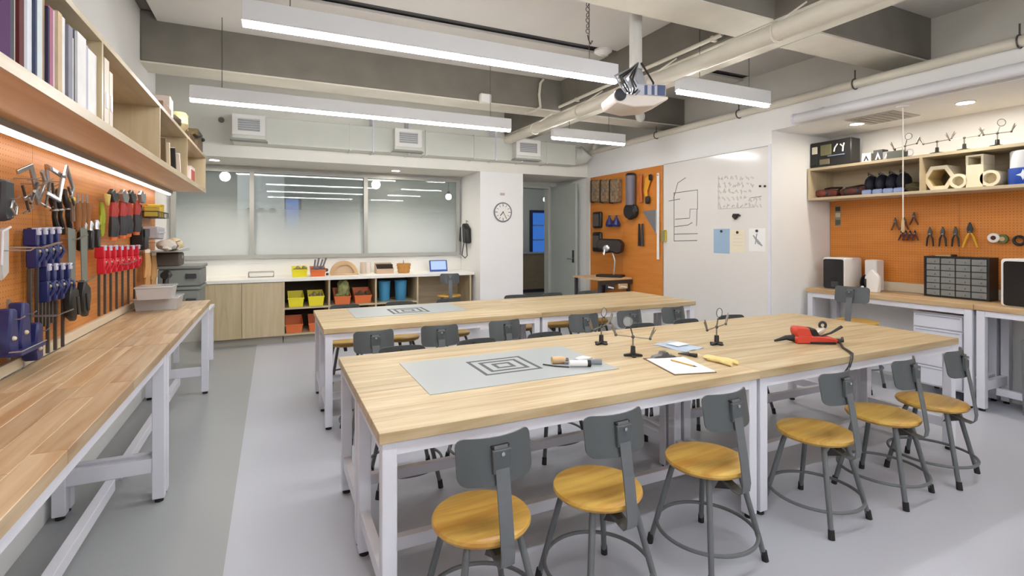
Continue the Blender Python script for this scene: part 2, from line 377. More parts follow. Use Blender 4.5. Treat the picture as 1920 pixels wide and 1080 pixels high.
# ================================================================== CEILING SERVICES
DUCTM = mat('duct_white', '#dcdfd8', .55, noise=.02, nscale=3)
duct = thing('air_duct', 'long white rectangular air duct along the rear soffit', 'duct', (0, 7.15, 2.65))
xs = [-.46, .95, 2.0, 2.75, 3.55, 4.0, 4.55]
for a, b in zip(xs, xs[1:]): obj('duct_section', B(a+.004, b-.004, 0, .245, 0, .34, bev=.006), DUCTM, duct, False)
for a in xs[1:-1]: obj('flange', B(a-.012, a+.012, -.012, .248, -.012, .352), DUCTM, duct, False)
obj('elbow', MB().tube([(4.55, .12, .17), (4.66, .12, .17), (4.75, .10, .19), (4.79, .05, .25)], [.15, .15, .14, .13], 16), DUCTM, duct)
for x in (1.25, 1.75, 3.1): obj('strap', B(x-.01, x+.01, -.016, .25, -.016, .5), STEELW, duct, False)
for i, (x0, x1) in enumerate(((-.45, -.09), (1.52, 1.90), (3.38, 3.80))):
    g = thing('air_register', ORD[i]+' white square air register from the left on the rear duct', 'vent', ((x0+x1)/2, 7.15, 2.66), group='registers on the rear duct')
    hw = (x1-x0)/2
    obj('hood', MB().prism([(-hw, .02), (hw, .02), (hw, .31), (-hw, .31)], -.13), DUCTM, g, False)
    obj('lip', MB().prism([(-hw-.03, -.005), (hw+.03, -.005), (hw, .02), (-hw, .02)], -.14), mat('duct_grey', '#9b9d97', .6), g, False)
    f = obj('register_frame', MB().box(-hw, hw, -.15, -.13, .06, .11).box(-hw, hw, -.15, -.13, .26, .31).box(-hw, -hw+.06, -.15, -.13, .11, .26).box(hw-.06, hw, -.15, -.13, .11, .26), mat('register_white', '#f2f2f0', .5), g, False)
    for k in range(5): obj('louvre', B(-hw+.06, hw-.06, -.143, -.133, .12+k*.028, .137+k*.028), mat('louvre_grey', '#a9abb4', .5), f, False)

PIPEM = mat('painted_pipe', '#d6d1c3', .5, noise=.03, nscale=6)
t = thing('ceiling_pipe', 'thick cream pipe running under the concrete girder', 'pipe', (3.04, 0, 2.85))
obj('pipe_run', MB().tube([(0, -2.58, 0), (0, 6.55, 0)], .062, 16), PIPEM, t)
obj('pipe_end', MB().tube([(0, 6.5, 0), (-.01, 6.58, 0), (-.02, 6.60, .03)], [.062, .06, .045], 16), PIPEM, t)
for y in (1.5, 2.3, 3.55, 4.7, 5.75):
    c = obj('clamp', MB().ring((0, y, 0), .066, .008, 'y', 20, 6), PIPEM, t)
    obj('hanger_rod', MB().tube([(0, y, .06), (.12, y, .14), (.30, y, .26)], .007, 6), PIPEM, c)
t = thing('conduit', 'thin conduit strapped beside the girder above the thick pipe', 'pipe', (3.31, 0, 3.13))
obj('conduit_run', MB().tube([(0, 3.0, 0), (0, 5.6, 0)], .018, 10), PIPEM, t)
for y in (3.1, 4.1, 5.2): obj('clip', B(-.012, .04, y-.015, y+.015, -.022, .022), PIPEM, t, False)
t = thing('wall_pipe', 'long cream pipe along the top of the right wall', 'pipe', (4.90, 0, 2.90))
obj('pipe_run', MB().tube([(0, -2.5, 0), (0, 7.25, 0)], .042, 14), PIPEM, t)
for y in (.6, 1.75, 2.9, 4.2, 5.6):
    obj('pipe_hanger', MB().ring((0, y, 0), .048, .006, 'y', 18, 6).tube([(0, y, .045), (0, y, .13)], .006, 6), DSTEEL, t)
obj('valve', MB().lathe([(.03, 0), (.05, .02), (.05, .1), (.03, .12)], 12, M=Matrix.Translation((0, 7.1, .0))), PIPEM, t)
t = thing('wiring_box', 'small white electrical box on the concrete beam above the rear lamp', 'box', (2.28, 5.585, 3.06))
obj('box_body', B(-.07, .07, -.035, .035, 0, .11, bev=.01), CREAM, t); obj('cover', B(-.06, .06, -.042, -.035, .01, .10), WHITE, t, False)
t = thing('flexible_conduit', 'pale curved conduit dropping over the concrete beam beside the girder', 'conduit', (3.02, 5.60, 3.09))
obj('hose', MB().tube([(.05, -.02, .36), (.0, -.03, .30), (-.02, -.035, .15), (.0, -.03, .0), (-.10, -.05, -.06), (-.22, -.06, -.10)], .016, 8), PIPEM, t)
t = thing('motion_sensor', 'round white sensor on the beam face behind the projector', 'sensor', (4.62, 5.62, 3.145))
R90 = Matrix.Rotation(PI/2, 4, 'X')
obj('sensor_dome', MB().lathe([(.078, 0), (.078, .015), (.06, .04), (0, .05)], 20, M=R90), mat('sensor_white', '#e9e9e4', .4), t)
obj('rim', MB().ring((0, -.008, 0), .078, .006, 'y', 24, 6), CREAM, t)
t = thing('smoke_detector', 'white disc smoke detector at the end of the dark ceiling slot', 'detector', (3.19, 4.48, 3.47))
obj('disc', MB().lathe([(.095, 0), (.095, -.02), (.06, -.045), (0, -.05)], 24), WHITE, t); obj('stem', MB().lathe([(.015, -.05), (.012, -.07), (0, -.07)], 8), CREAM, t)
t = thing('hanging_chain', 'short dark chain with hook hanging from the near ceiling board', 'chain', (2.34, 3.50, 3.47))
for k in range(7):
    obj('chain_link', MB().ring((0, 0, -.03-k*.045), .018, .0035, 'x' if k % 2 else 'y', 10, 5), DSTEEL, t)
obj('hook', MB().tube([(0, 0, -.33), (.01, 0, -.37), (.03, 0, -.40), (.045, 0, -.37)], .006, 6), DSTEEL, t)

# ---- linear pendants (row over each table, one row continues behind the camera)
LED = emission('led_diffuser', '#ffffff', LAMP)
def pendant(x0, x1, y, label, z=2.70):
    t = thing('linear_pendant', label, 'light', ((x0+x1)/2, y, z), group='linear pendants'); L = (x1-x0)/2
    obj('housing', MB().box(-L, L, -.034, .034, .012, .125, bev=.003), mat('lamp_housing', '#dcdde0', .45), t, False)
    obj('diffuser', B(-L+.005, L-.005, -.018, .018, -.020, .012), LED, t, False)
    obj('bottom_flange', MB().box(-L, L, -.034, -.0185, .004, .012).box(-L, L, .0185, .034, .004, .012), mat('lamp_housing', '#dcdde0', .45), t, False)
    obj('uplight_fill', B(-L+.02, L-.02, -.028, .028, .120, .1254), emission('fill_uplight_glow', '#fffdf8', UPFILL), t, False)  # fill glow added along the housing top
    for sx in (-L+.25, L-.25):
        obj('suspension_wire', MB().tube([(sx, 0, .125), (sx, 0, (3.47 if y < 5.62 else 3.5)-z)], .003, 6), DSTEEL, t)
    return t
pendant(-.16, 2.43, 3.24, 'long linear pendant lamp over the front table, left of the projector')
pendant(3.06, 4.16, 3.24, 'short linear pendant lamp right of the projector')
pendant(-.67, 2.47, 5.28, 'long linear pendant lamp over the rear table, in front of the air duct')
pendant(3.12, 4.22, 5.45, 'short linear pendant lamp near the rear right corner')
pendant(-.16, 2.43, 1.05, 'long linear pendant lamp nearest above the camera')
pendant(3.06, 4.16, 1.05, 'short linear pendant lamp nearest on the right')
pendant(-.16, 2.43, -1.3, 'long linear pendant lamp behind the camera')
pendant(3.06, 4.16, -1.3, 'short linear pendant lamp behind the camera')

R90C = Matrix.Rotation(PI/2, 4, 'X')
# ---- recessed downlights
def downlight(p, label, s=170):
    t = thing('downlight', label, 'light', p, group='recessed downlights')
    obj('trim_ring', MB().ring((0, 0, -.004), .062, .008, 'z', 24, 6), WHITE, t)
    obj('lens', MB().lathe([(.055, -.002), (.055, -.006), (0, -.006)], 20), emission('downlight_glow_%d' % s, '#fff3e0', s), t)
DL = [onz(1607, 231, 2.637), onz(1810, 191, 2.637)]
downlight((DL[0].x, DL[0].y, 2.637), 'left recessed downlight in the niche ceiling on the right')
downlight((DL[1].x, DL[1].y, 2.637), 'right recessed downlight in the niche ceiling on the right')
downlight((DL[1].x, .6, 2.637), 'recessed downlight at the near end of the niche ceiling')
for i, u in enumerate((402, 742)):
    p = onz(u, 299 if i == 0 else 319.5, 2.49); downlight((p.x, min(max(p.y, 7.6), 8.1), 2.49), ['left', 'right'][i]+' recessed downlight over the rear counter', 320)
p = ony(415, 225, 7.40); t = thing('round_knockout', 'small round grey cover plate on the soffit beside the left air register', 'cover plate', (p.x, 7.40, p.z)); obj('cover', MB().lathe([(.035, 0), (.035, .008), (.025, .012), (0, .012)], 18, M=R90C), mat('knockout_grey', '#77776f', .6), t); obj('screw', MB().lathe([(.006, .012), (.006, .016), (0, .017)], 8, M=R90C), DSTEEL, t)
t = thing('ceiling_vent', 'grey flat square vent in the niche ceiling', 'vent', (5.35, 2.92, 2.637))
obj('vent_frame', B(-.22, .22, -.22, .22, -.008, 0), mat('vent_grey', '#b3b0aa', .6), t, False)
for k in range(6): obj('slat', B(-.19, .19, -.17+k*.062, -.14+k*.062, -.014, -.008), mat('vent_slat', '#a7a49e', .6), t, False)

# ---- projector on a pole
pr = thing('projector', 'white ceiling projector with tangled black cables on a pole', 'projector', (2.49, 3.10, 2.46))
obj('pole', MB().tube([(.02, 0, .30), (.02, 0, 1.0)], .048, 16), mat('pole_white', '#d5d5d0', .45), pr)
obj('ceiling_plate', MB().lathe([(.09, .985), (.09, 1.0), (0, 1.0)], 20, M=Matrix.Translation((.02, 0, 0))), STEELW, pr)
RZ = Matrix.Rotation(math.radians(-18), 4, 'Z')
m = MB(); m.prism([(-.21, .045), (-.19, .0), (-.05, -.025), (.10, -.01), (.21, .04), (.21, .06), (-.21, .075)], .30, bev=.006, M=RZ @ Matrix.Translation((0, -.15, 0)))
obj('lower_shell', m, mat('projector_shell', '#dcd3cb', .4), pr)
m = MB(); m.box(-.04, .20, -.14, .14, .06, .15, bev=.012, M=RZ); up = obj('upper_shell', m, mat('projector_grey', '#b9bccb', .4), pr)
for x in (.03, .085): obj('vent_stripe', MB().box(x, x+.022, -.143, -.14, .07, .14, M=RZ), mat('projector_blue', '#48587c', .5), up, False)
obj('vent_panel', MB().box(.13, .19, -.143, -.14, .07, .145, M=RZ), mat('projector_blue', '#48587c', .5), up, False)
obj('lens', MB().lathe([(.045, 0), (.045, .03), (.035, .035), (0, .02)], 18, M=RZ @ Matrix.Translation((-.16, -.13, .06)) @ R90), DARK, pr)
obj('mount_bracket', MB().prism([(-.02, .30), (.06, .30), (.13, .15), (-.09, .15)], .05, bev=.004, M=Matrix.Translation((0, -.025, 0))), mat('bracket_grey', '#b4b6bb', .4, metal=.3), pr)
for k in range(7):
    r = random.Random(k); x = -.05-.03*k
    obj('cable', MB().tube([(.01, -.04, .34), (-.03-.01*k, -.07, .27), (x-.02, -.10-.01*(k % 3), .18+.012*r.random()), (x+.02, -.12, .11), (-.10-.015*k, -.15, .06+.01*(k % 2))], .0075, 6), BLACK if k % 3 else mat('grey_cable', '#8d8f98', .5), pr)
obj('cable', MB().tube([(.03, -.05, .34), (.08, -.06, .27), (.14, -.06, .20), (.14, -.05, .15)], .008, 6), BLACK, pr)

# ---- projection screen roller and its pull cord
sc = thing('screen_roller', 'white projection screen roller along the niche edge', 'screen', (4.86, 0, 2.69))
obj('roller_tube', MB().tube([(0, -1.5, 0), (0, 3.46, 0)], .048, 18), mat('roller_white', '#d9dade', .4), sc)
obj('end_cap', MB().tube([(0, 3.46, 0), (0, 3.485, 0)], .055, 18), STEELW, sc)
for y in (.2, 3.2): obj('roller_bracket', B(0, .08, y-.02, y+.02, -.01, .06), STEELW, sc, False)
p = onz(1694, 196, 2.637); p = Vector((5.05, 2.58, 2.637))
t = thing('pull_cord', 'white pull cord with a wooden toggle hanging before the niche shelf', 'cord', p)
obj('ceiling_rose', MB().lathe([(.055, 0), (.05, -.012), (0, -.016)], 20), WHITE, t)
obj('cord', MB().tube([(0, 0, -.01), (.002, 0, -1.0)], .005, 6), mat('cord_white', '#e6e0d6', .6), t)
obj('toggle', MB().lathe([(.006, -1.12), (.014, -1.10), (.012, -1.03), (.004, -.99)], 10), TANW, t)

# ================================================================== WORK TABLES AND BENCHES
def ribbon(mb, path, w, th):
    """flat bar of width w (along x) following a path in the yz plane"""
    t = bmesh.new(); P = [Vector((0, a, b)) for a, b in path]; rings = []
    for i, p in enumerate(P):
        d = (P[min(i+1, len(P)-1)]-P[max(i-1, 0)]).normalized(); n = Vector((0, -d.z, d.y))
        rings.append([t.verts.new(p+Vector((sx*w/2, 0, 0))+n*sn*th/2) for sx, sn in ((-1, -1), (1, -1), (1, 1), (-1, 1))])
    for A, Bq in zip(rings, rings[1:]):
        for k in range(4): t.faces.new((A[k], A[(k+1) % 4], Bq[(k+1) % 4], Bq[k]))
    t.faces.new(rings[0][::-1]); t.faces.new(rings[-1]); bmesh.ops.recalc_face_normals(t, faces=t.faces)
    return mb._merge(t)
def roundrect(w, h, r, n=4, cx=0, cz=0):
    pts = []
    for sx, sz, a0 in ((1, 1, 0), (-1, 1, 90), (-1, -1, 180), (1, -1, 270)):
        for k in range(n+1):
            a = math.radians(a0+90*k/n); pts.append((cx+sx*(w/2-r)+r*math.cos(a), cz+sz*(h/2-r)+r*math.sin(a)))
    return pts
def worktable(name, label, cat, x0, x1, y0, y1, h, along, lanes, group, staves=1, th=.042, leg=.056, wm=None, inset=.012):
    t = thing(name, label, cat, (x0, y0, 0), group=group); W, D = x1-x0, y1-y0
    top = t
    span, lane = (W, D/lanes) if along == 0 else (D, W/lanes)
    cache = {}
    for i in range(lanes):
        cuts = [0]; rnd = random.Random(i*13+int(x0*10)+int(y0*7))
        if staves > 1:
            p = rnd.uniform(.25, .8)
            while p < span-.2: cuts.append(p); p += rnd.uniform(.45, .95)
        cuts.append(span)
        for a, b in zip(cuts, cuts[1:]):
            key = round(b-a, 3)
            if key not in cache:
                m = MB()
                if along == 0: m.box(0, b-a, 0, lane, -th, 0, bev=.0018)
                else: m.box(0, lane, 0, b-a, -th, 0, bev=.0018)
                cache[key] = m.mesh('plank', wm, False)
            o = obj('plank', cache[key], wm, top)
            o.location = (a, i*lane, h) if along == 0 else (i*lane, a, h)
    # frame: four legs with levelling feet, apron, end rails, centre stretcher
    g, l = inset, leg; zt = h-th-.001
    for lx in (g, W-g-l):
        for ly in (g, D-g-l):
            L = obj('leg', B(lx, lx+l, ly, ly+l, .022, zt, bev=.003), STEELW, t, False)
            obj('foot', MB().lathe([(.022, 0), (.022, .012), (.010, .015), (.010, .024)], 12, M=Matrix.Translation((lx+l/2, ly+l/2, 0))), RUBBER, L)
    ah = .05
    for yy in (g+.004, D-g-.034): obj('apron_rail', B(g+l, W-g-l, yy, yy+.03, zt-ah, zt), STEELW, t, False)
    for xx in (g+.004, W-g-.034): obj('apron_rail', B(xx, xx+.03, g+l, D-g-l, zt-ah, zt), STEELW, t, False)
    if along == 0:
        for xx in (g+.008, W-g-.048): obj('end_rail', B(xx, xx+.04, g+l, D-g-l, .15, .215, bev=.002), STEELW, t, False)
        obj('stretcher', B(g+.048, W-g-.048, D/2-.02, D/2+.02, .155, .21, bev=.002), STEELW, t, False)
    else:
        for yy in (g+.008, D-g-.048): obj('end_rail', B(g+l, W-g-l, yy, yy+.04, .17, .25, bev=.002), STEELW, t, False)
        obj('stretcher', B(W/2-.022, W/2+.022, g+.048, D-g-.048, .11, .17, bev=.002), STEELW, t, False)
    return t
TH = .78
T1X, T1Y = (.345, 2.328, 4.312), (1.855, 2.487, 3.118)
T2X, T2Y = (.345, 2.235, 4.125), (4.09, 4.62, 5.15)
for nm, TX, TY in (('front', T1X, T1Y), ('rear', T2X, T2Y)):
    for i in range(2):
        for j in range(2):
            worktable('work_table', '%s %s section of the %s butcher-block work table on white legs' % (('near', 'far')[j], ('left', 'right')[i], nm), 'table',
                      TX[i]+.001, TX[i+1]-.001, TY[j]+.001, TY[j+1]-.001, TH, 0, 5, 'sections of the %s work table' % nm, wm=BENCHX)
BH = .875; NH = .90
worktable('wall_bench', 'near section of the long left wall bench under the pegboard', 'workbench', -1.056, -.54, 1.37, 3.468, BH, 1, 6, 'left wall benches', 2, .045, .058, BENCHY)
worktable('wall_bench', 'far section of the long left wall bench, ending by the clear plastic boxes', 'workbench', -1.056, -.54, 3.472, 5.60, BH, 1, 6, 'left wall benches', 2, .045, .058, BENCHY)
worktable('wall_bench', 'left section of the niche bench carrying the drawer organiser', 'workbench', 5.42, 5.925, 2.235, 3.74, NH, 1, 5, 'niche benches', 1, .045, .058, BENCHN)
worktable('wall_bench', 'right section of the niche bench at the edge of the picture', 'workbench', 5.42, 5.925, .75, 2.231, NH, 1, 5, 'niche benches', 1, .045, .058, BENCHN)

# ---- white drawer pedestal under the niche bench and a grey bin
t = thing('drawer_pedestal', 'white drawer pedestal under the niche bench', 'drawers', (5.50, 2.33, 0))
obj('carcass', B(.012, .40, 0, .40, .10, .78, bev=.004), STEELW, t, False)
for k, (a, b) in enumerate(((.64, .765), (.46, .63), (.29, .45), (.115, .28))):
    d = obj('drawer_front', B(-.006, .012, .012, .388, a, b, bev=.003), STEELW, t, False)
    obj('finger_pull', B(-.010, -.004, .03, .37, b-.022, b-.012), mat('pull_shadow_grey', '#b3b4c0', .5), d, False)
for yy in (.03, .37):
    for xx in (.04, .36): obj('castor', MB().lathe([(.02, 0), (.022, .05), (.012, .06), (.012, .1)], 10, M=Matrix.Translation((xx, yy, 0))), DARK, t)
t = thing('storage_crate', 'dark grey ribbed crate on the floor under the right niche bench', 'crate', (5.62, 1.25, 0))
obj('crate_body', MB().open_box(0, .28, 0, .75, .0, .62, .012, .01), mat('crate_grey', '#6f7276', .6), t)
for k in range(8): obj('rib', B(-.012, 0, .04+k*.09, .065+k*.09, .02, .60), mat('crate_grey', '#6f7276', .6), t, False)

# ================================================================== STOOLS
def make_stool(sh, label):
    t = thing('stool', label, 'stool', group='metal stools with round wooden seats')
    obj('seat', MB().lathe([(.0, sh-.034), (.165, sh-.034), (.180, sh-.028), (.187, sh-.016), (.184, sh-.005), (.172, sh), (.08, sh-.004), (0, sh-.006)], 40), SEATW, t)
    spread = lambda z: .108+.070*(sh-.04-z)/(sh-.06)
    for sx, sy in ((-1, -1), (1, -1), (1, 1), (-1, 1)):
        a, b = spread(sh-.04), spread(.03)
        L = obj('leg', MB().tube([(sx*a*.9, sy*a*.9, sh-.036), (sx*a, sy*a, sh-.07), (sx*b, sy*b, .03)], [.0125, .0135, .0125], 10), GREYM, t)
        c = spread(0); obj('foot_tip', MB().tube([(sx*b, sy*b, .045), (sx*c, sy*c, 0)], [.0145, .0155], 10), RUBBER, L)
    rz = .117 if sh < .5 else .22
    rr = spread(rz)*1.414
    obj('foot_ring', MB().ring((0, 0, rz), rr-.004, .0085, 'z', 48, 8), GREYM, t)
    obj('seat_plate', B(-.10, .10, -.10, .10, sh-.041, sh-.034), DSTEEL, t, False)
    m = MB(); ribbon(m, [(-.03, sh-.043), (-.10, sh-.06), (-.165, sh-.085), (-.195, sh-.090), (-.212, sh-.075), (-.217, sh-.04), (-.205, sh+.05), (-.190, sh+.14), (-.176, sh+.22), (-.160, sh+.315)], .052, .006)
    bar = obj('back_bar', m, GREYM, t)
    obj('gusset', MB().prism([(-.10, sh-.045), (-.16, sh-.083), (-.06, sh-.12)], .03, M=Matrix(((0, 1, 0, -.015), (1, 0, 0, 0), (0, 0, 1, 0), (0, 0, 0, 1)))), DSTEEL, t, False)
    # curved plate
    tb = bmesh.new(); poly = roundrect(.296, .156, .030, 4); n = len(poly)
    A = [tb.verts.new((x, -.003, z)) for x, z in poly]; Bq = [tb.verts.new((x, .003, z)) for x, z in poly]
    tb.faces.new(A); tb.faces.new(Bq[::-1])
    for k in range(n): tb.faces.new((A[k], Bq[k], Bq[(k+1) % n], A[(k+1) % n]))
    for x in (-.1, -.07, -.035, 0, .035, .07, .1):
        bmesh.ops.bisect_plane(tb, geom=tb.verts[:]+tb.edges[:]+tb.faces[:], plane_co=(x, 0, 0), plane_no=(1, 0, 0))
    cz = sh+.262
    for v in tb.verts:
        z = v.co.z; v.co.y += 2.2*v.co.x**2 + .17*z - .158; v.co.z = cz+z
    bmesh.ops.recalc_face_normals(tb, faces=tb.faces)
    m = MB(); m._merge(tb); bk = obj('backrest', m, GREYD, t)
    obj('slot', B(-.035, .035, -.163, -.146, cz+.044, cz+.053, bev=.002), BLACK, bk)
    obj('channel', B(-.036, .036, -.176, -.158, cz-.040, cz+.042, bev=.003), GREYD, bk)
    obj('bolt', MB().lathe([(.007, 0), (.007, .006), (0, .008)], 10, M=Matrix.Translation((0, -.176, cz+.028)) @ R90), STEEL, bar)
    return t
st = make_stool(.45, 'x')
used = [False]
def place(x, y, rz, label):
    if not used[0]:
        used[0] = True; st.location = (x, y, 0); st.rotation_euler = (0, 0, rz); st['label'] = label; return st
    return dup(st, (x, y, 0), rz, label)
D2 = math.radians
rot = (3, 3, 4, 5, 8, 10)
for i, x in enumerate((.71, 1.235, 1.852, 2.646, 3.26, 3.79)):
    place(x, 1.775, D2(rot[i]), ORD[i]+' stool from the left along the near side of the front table')
for i, x in enumerate((.73, 1.25, 1.77, 2.625, 3.11, 3.62)):
    place(x, 3.085, D2(180+(-4, 6, 3, 0, 4, -3)[i]), ORD[i]+' stool from the left along the far side of the front table')
for i, x in enumerate((.67, 1.19, 1.73, 2.53, 3.02, 3.56)):
    place(x, 3.94, D2((3, -4, 6, -5, 4, 2)[i]), ORD[i]+' stool from the left along the near side of the rear table')
for i, x in enumerate((.66, 1.20, 1.76, 2.56, 3.06, 3.58)):
    place(x, 5.23, D2(180+(3, -4, 6, -5, 4, 2)[i]), ORD[i]+' stool from the left along the far side of the rear table')
tall = make_stool(.655, 'tall grey stool drawn up to the niche bench on the right'); tall.location = (5.19, 3.06, 0); tall.rotation_euler = (0, 0, D2(-78))
mid = make_stool(.555, 'stool standing in the knee space of the rear counter'); mid.location = (2.50, 7.62, 0); mid.rotation_euler = (0, 0, D2(-12))
low = None and dup(st, (5.02, 2.50, 0), D2(-70), 'low grey stool half hidden behind the right end of the front table')

# ================================================================== LEFT WALL: pegboard, bookshelf, lamp
pb = thing('pegboard', 'orange pegboard of hand tools over the left bench', 'pegboard', (XL, 0, 0))
for y0, y1 in ((.40, 1.85), (1.853, 3.30), (3.303, 4.75), (4.753, 6.2)):
    obj('panel', B(0, .015, y0, y1, .885, 1.955), PEGL, pb, False)
obj('ledge', B(.016, .042, 1.37, 5.6, .878, .93, bev=.002), mat('pale_ledge', '#d9c9ae', .5), pb, False)
sh = thing('wall_shelf', 'long plywood wall shelf of open cubbies holding books, high on the left wall', 'shelf', (0, 0, 0))
SX0, SX1 = XL+.001, -.667; DIV = (.35, 1.55, 2.722, 3.95, 5.10, 6.39)
obj('bottom_board', B(SX0, SX1, .34, 6.40, 1.955, 1.985, bev=.001), UNDERBOUNCE, sh, False)
obj('front_lip', B(SX1, SX1+.006, .34, 6.40, 1.950, 1.990), PLYY, sh, False)
obj('top_board', B(SX0, SX1+.004, .34, 6.40, 2.325, 2.350, bev=.001), PLYY, sh, False)
for y in DIV: obj('divider', B(SX0, SX1+.003, y-.011, y+.011, 1.985, 2.325), PLYZ, sh, False)
obj('back_panel', B(SX0, SX0+.008, .36, 6.38, 1.985, 2.325), PLYY, sh, False)
t = thing('under_shelf_lamp', 'linear lamp fixed under the left wall shelf', 'light', (-.985, 0, 1.903))
obj('lamp_rail', B(-.03, .03, .4, 6.34, .022, .052), mat('lamp_rail_grey', '#8f8c88', .4), t, False)
obj('diffuser', B(-.008, .008, .4, 6.35, .008, .022), emission('strip_glow', '#fff6ea', 9), t, False)

# ---- books (u of left and right edge in the photo, height, depth inset, colour, finish)
BK = [(-28, 20, .32, '#4c2356', 'wide purple'), (21, 31, .30, '#4a4c56', 'charcoal'), (31.2, 36, .30, '#ded4c6', 'thin beige'), (36.2, 46, .31, '#5d2b2b', 'dark red'), (46.2, 55, .31, '#b9bcc4', 'light grey'),
      (55.2, 66.5, .31, '#dfe2ea', 'bright white'), (66.7, 70.5, .31, '#4a5468', 'thin slate'), (70.7, 83, .31, '#cfd8dc', 'pale blue'), (83.5, 90, .30, '#a68d6d', 'tan'), (90.2, 94, .27, '#39344d', 'thin aubergine'),
      (94.2, 103, .28, '#a5647e', 'mauve'), (103.2, 109, .285, '#cfc5cf', 'lilac white'), (109.2, 117, .29, '#cdb898', 'cream'), (117.2, 125, .29, '#e4e3e6', 'glossy white'), (125.2, 128.5, .28, '#23252f', 'thin black'),
      (128.7, 137, .28, '#8f8f9a', 'mottled grey'), (137.2, 141, .25, '#e9e7e4', 'short white'), (141.2, 145.5, .29, '#2b3244', 'navy'), (145.7, 162, .29, '#e6e5e5', 'wide white'), (162.2, 168, .275, '#b7b7c8', 'lavender grey'), (168.2, 186, .275, '#ecebea', 'wide off-white')]
for i, (a, b, hh, c, w_) in enumerate(BK):
    ya, yb = onx(a, 100, -.673).y, onx(b, 100, -.673).y
    if i == 0: ya = yb-.11
    t = thing('book', '%s book standing in the filled cubby of the left wall shelf' % w_, 'book', (-.673-.004*(i % 3), ya, 1.985), group='books on the left wall shelf')
    wd = max(yb-ya-.002, .008); cm = mat('cover_%d' % i, c, .75, noise=.06, nscale=12, spec=.2)
    obj('cover', MB().box(-.23, -.226, 0, wd, 0, hh).box(-.004, 0, 0, wd, 0, hh, bev=.001).box(-.226, -.004, 0, .002, 0, hh).box(-.226, -.004, wd-.002, wd, 0, hh), cm, t, False)
    obj('pages', B(-.224, -.005, .0022, wd-.0022, .003, hh-.004), PAPER, t, False)
for i, (a, b, hh) in enumerate(((197, 206, .30), (206.5, 213, .26))):
    ya, yb = onx(a, 100, -.673).y, onx(b, 100, -.673).y
    t = thing('magazine_file', ['taller', 'shorter'][i]+' cream file box just past the books on the left wall shelf', 'file box', (-.675, ya, 1.985))
    wd = yb-ya-.003
    obj('shell', MB().open_box(-.24, 0, 0, wd, 0, hh, .003), mat('file_cream', '#d9cebf', .6), t, False)
    obj('file_sheets', B(-.23, -.01, .006, wd-.006, .004, hh-.03), PAPER, t, False)
    obj('label_holder', B(0, .003, wd*.25, wd*.75, .08, .15), STEELW, t, False)
def wobble_blob(c, s, n=14, seed=1, amt=.18):
    t = bmesh.new(); bmesh.ops.create_icosphere(t, subdivisions=2, radius=1); r = random.Random(seed)
    for v in t.verts: v.co *= 1+r.uniform(-amt, amt)
    bmesh.ops.transform(t, matrix=Matrix.Translation(c) @ Matrix.Diagonal((s[0], s[1], s[2], 1)), verts=t.verts)
    return t
t = thing('black_bag', 'black cloth bag stuffed in the third cubby of the left wall shelf', 'bag', (-.88, 4.18, 1.985))
obj('bag_body', MB()._merge(wobble_blob((0, 0, .17), (.15, .18, .15), seed=4, amt=.12)), mat('black_cloth', '#19191c', .9), t); obj('bag_strap', MB().tube([(.1, -.1, .25), (.16, 0, .31), (.1, .12, .24)], .010, 6), BLACK, t)
for i, (u, c, hh, tl) in enumerate(((311, '#6e5738', .21, 4), (319, '#e0d0b4', .2, 10), (330, '#24211f', .2, 14), (339, '#e7e0d4', .19, 20))):
    p = onx(u, 300, -.70)
    t = thing('leaning_book', ['brown', 'cream', 'black', 'white'][i]+' book leaning in the cubby with the black bag', 'book', (-.70, p.y, 1.985), group='leaning books')
    M = Matrix.Rotation(D2(tl), 4, 'X')
    obj('cover', MB().box(-.18, 0, 0, .03, 0, hh, bev=.002, M=M), mat('lean_%d' % i, c, .5), t, False); obj('pages', MB().box(-.178, -.004, .004, .026, hh-.001, hh+.002, M=M), PAPER, t, False)
p = onx(362, 335, -.72)
t = thing('picture_box', 'small red and white box in the last cubby of the left wall shelf', 'box', (-.76, p.y-.10, 1.985))
obj('box_body', B(-.06, .05, -.14, .14, 0, .16, bev=.003), mat('box_white', '#e9dcd6', .6), t, False); obj('red_panel', B(.05, .053, -.11, .11, .02, .14), mat('brick_red', '#b5544f', .6), t, False)
obj('lid', B(-.062, .052, -.142, .142, .16, .17), mat('box_white', '#e9dcd6', .6), t, False)
# things on top of the shelf
def top_y(u): return onx(u, 230, -.72).y
OLIVE = mat('olive', '#6b5a34', .8, noise=.3, nscale=14); BROWN = mat('brown_card', '#8a6a4c', .8, noise=.1)
t = thing('cardboard_box', 'brown cardboard box on top of the left wall shelf', 'box', (-.84, top_y(314), 2.35)); obj('box_body', B(-.12, .12, -.16, .16, 0, .12, bev=.003), BROWN, t, False); obj('tape', B(-.121, .121, -.02, .02, .119, .122), TANW, t, False)
t = thing('white_carton', 'small pinkish white carton beside the cardboard box on the left shelf top', 'box', (-.80, top_y(327), 2.35)); obj('carton', B(-.06, .06, -.08, .08, 0, .24, bev=.003), mat('carton', '#e3d2c6', .7), t, False); obj('flap', MB().box(-.06, .06, -.08, 0, .24, .245), mat('carton', '#e3d2c6', .7), t, False)
t = thing('driftwood', 'tangled olive-brown wood model on the left shelf top', 'wood model', (-.80, top_y(342), 2.35))
for k in range(5):
    r = random.Random(k+30); obj('wood_lump', MB()._merge(wobble_blob((r.uniform(-.07, .07), -.22+.12*k, .07+.03*(k % 2)), (.09, .09, .08), seed=k, amt=.25)), OLIVE if k % 2 else mat('umber', '#4d3b28', .85), t)
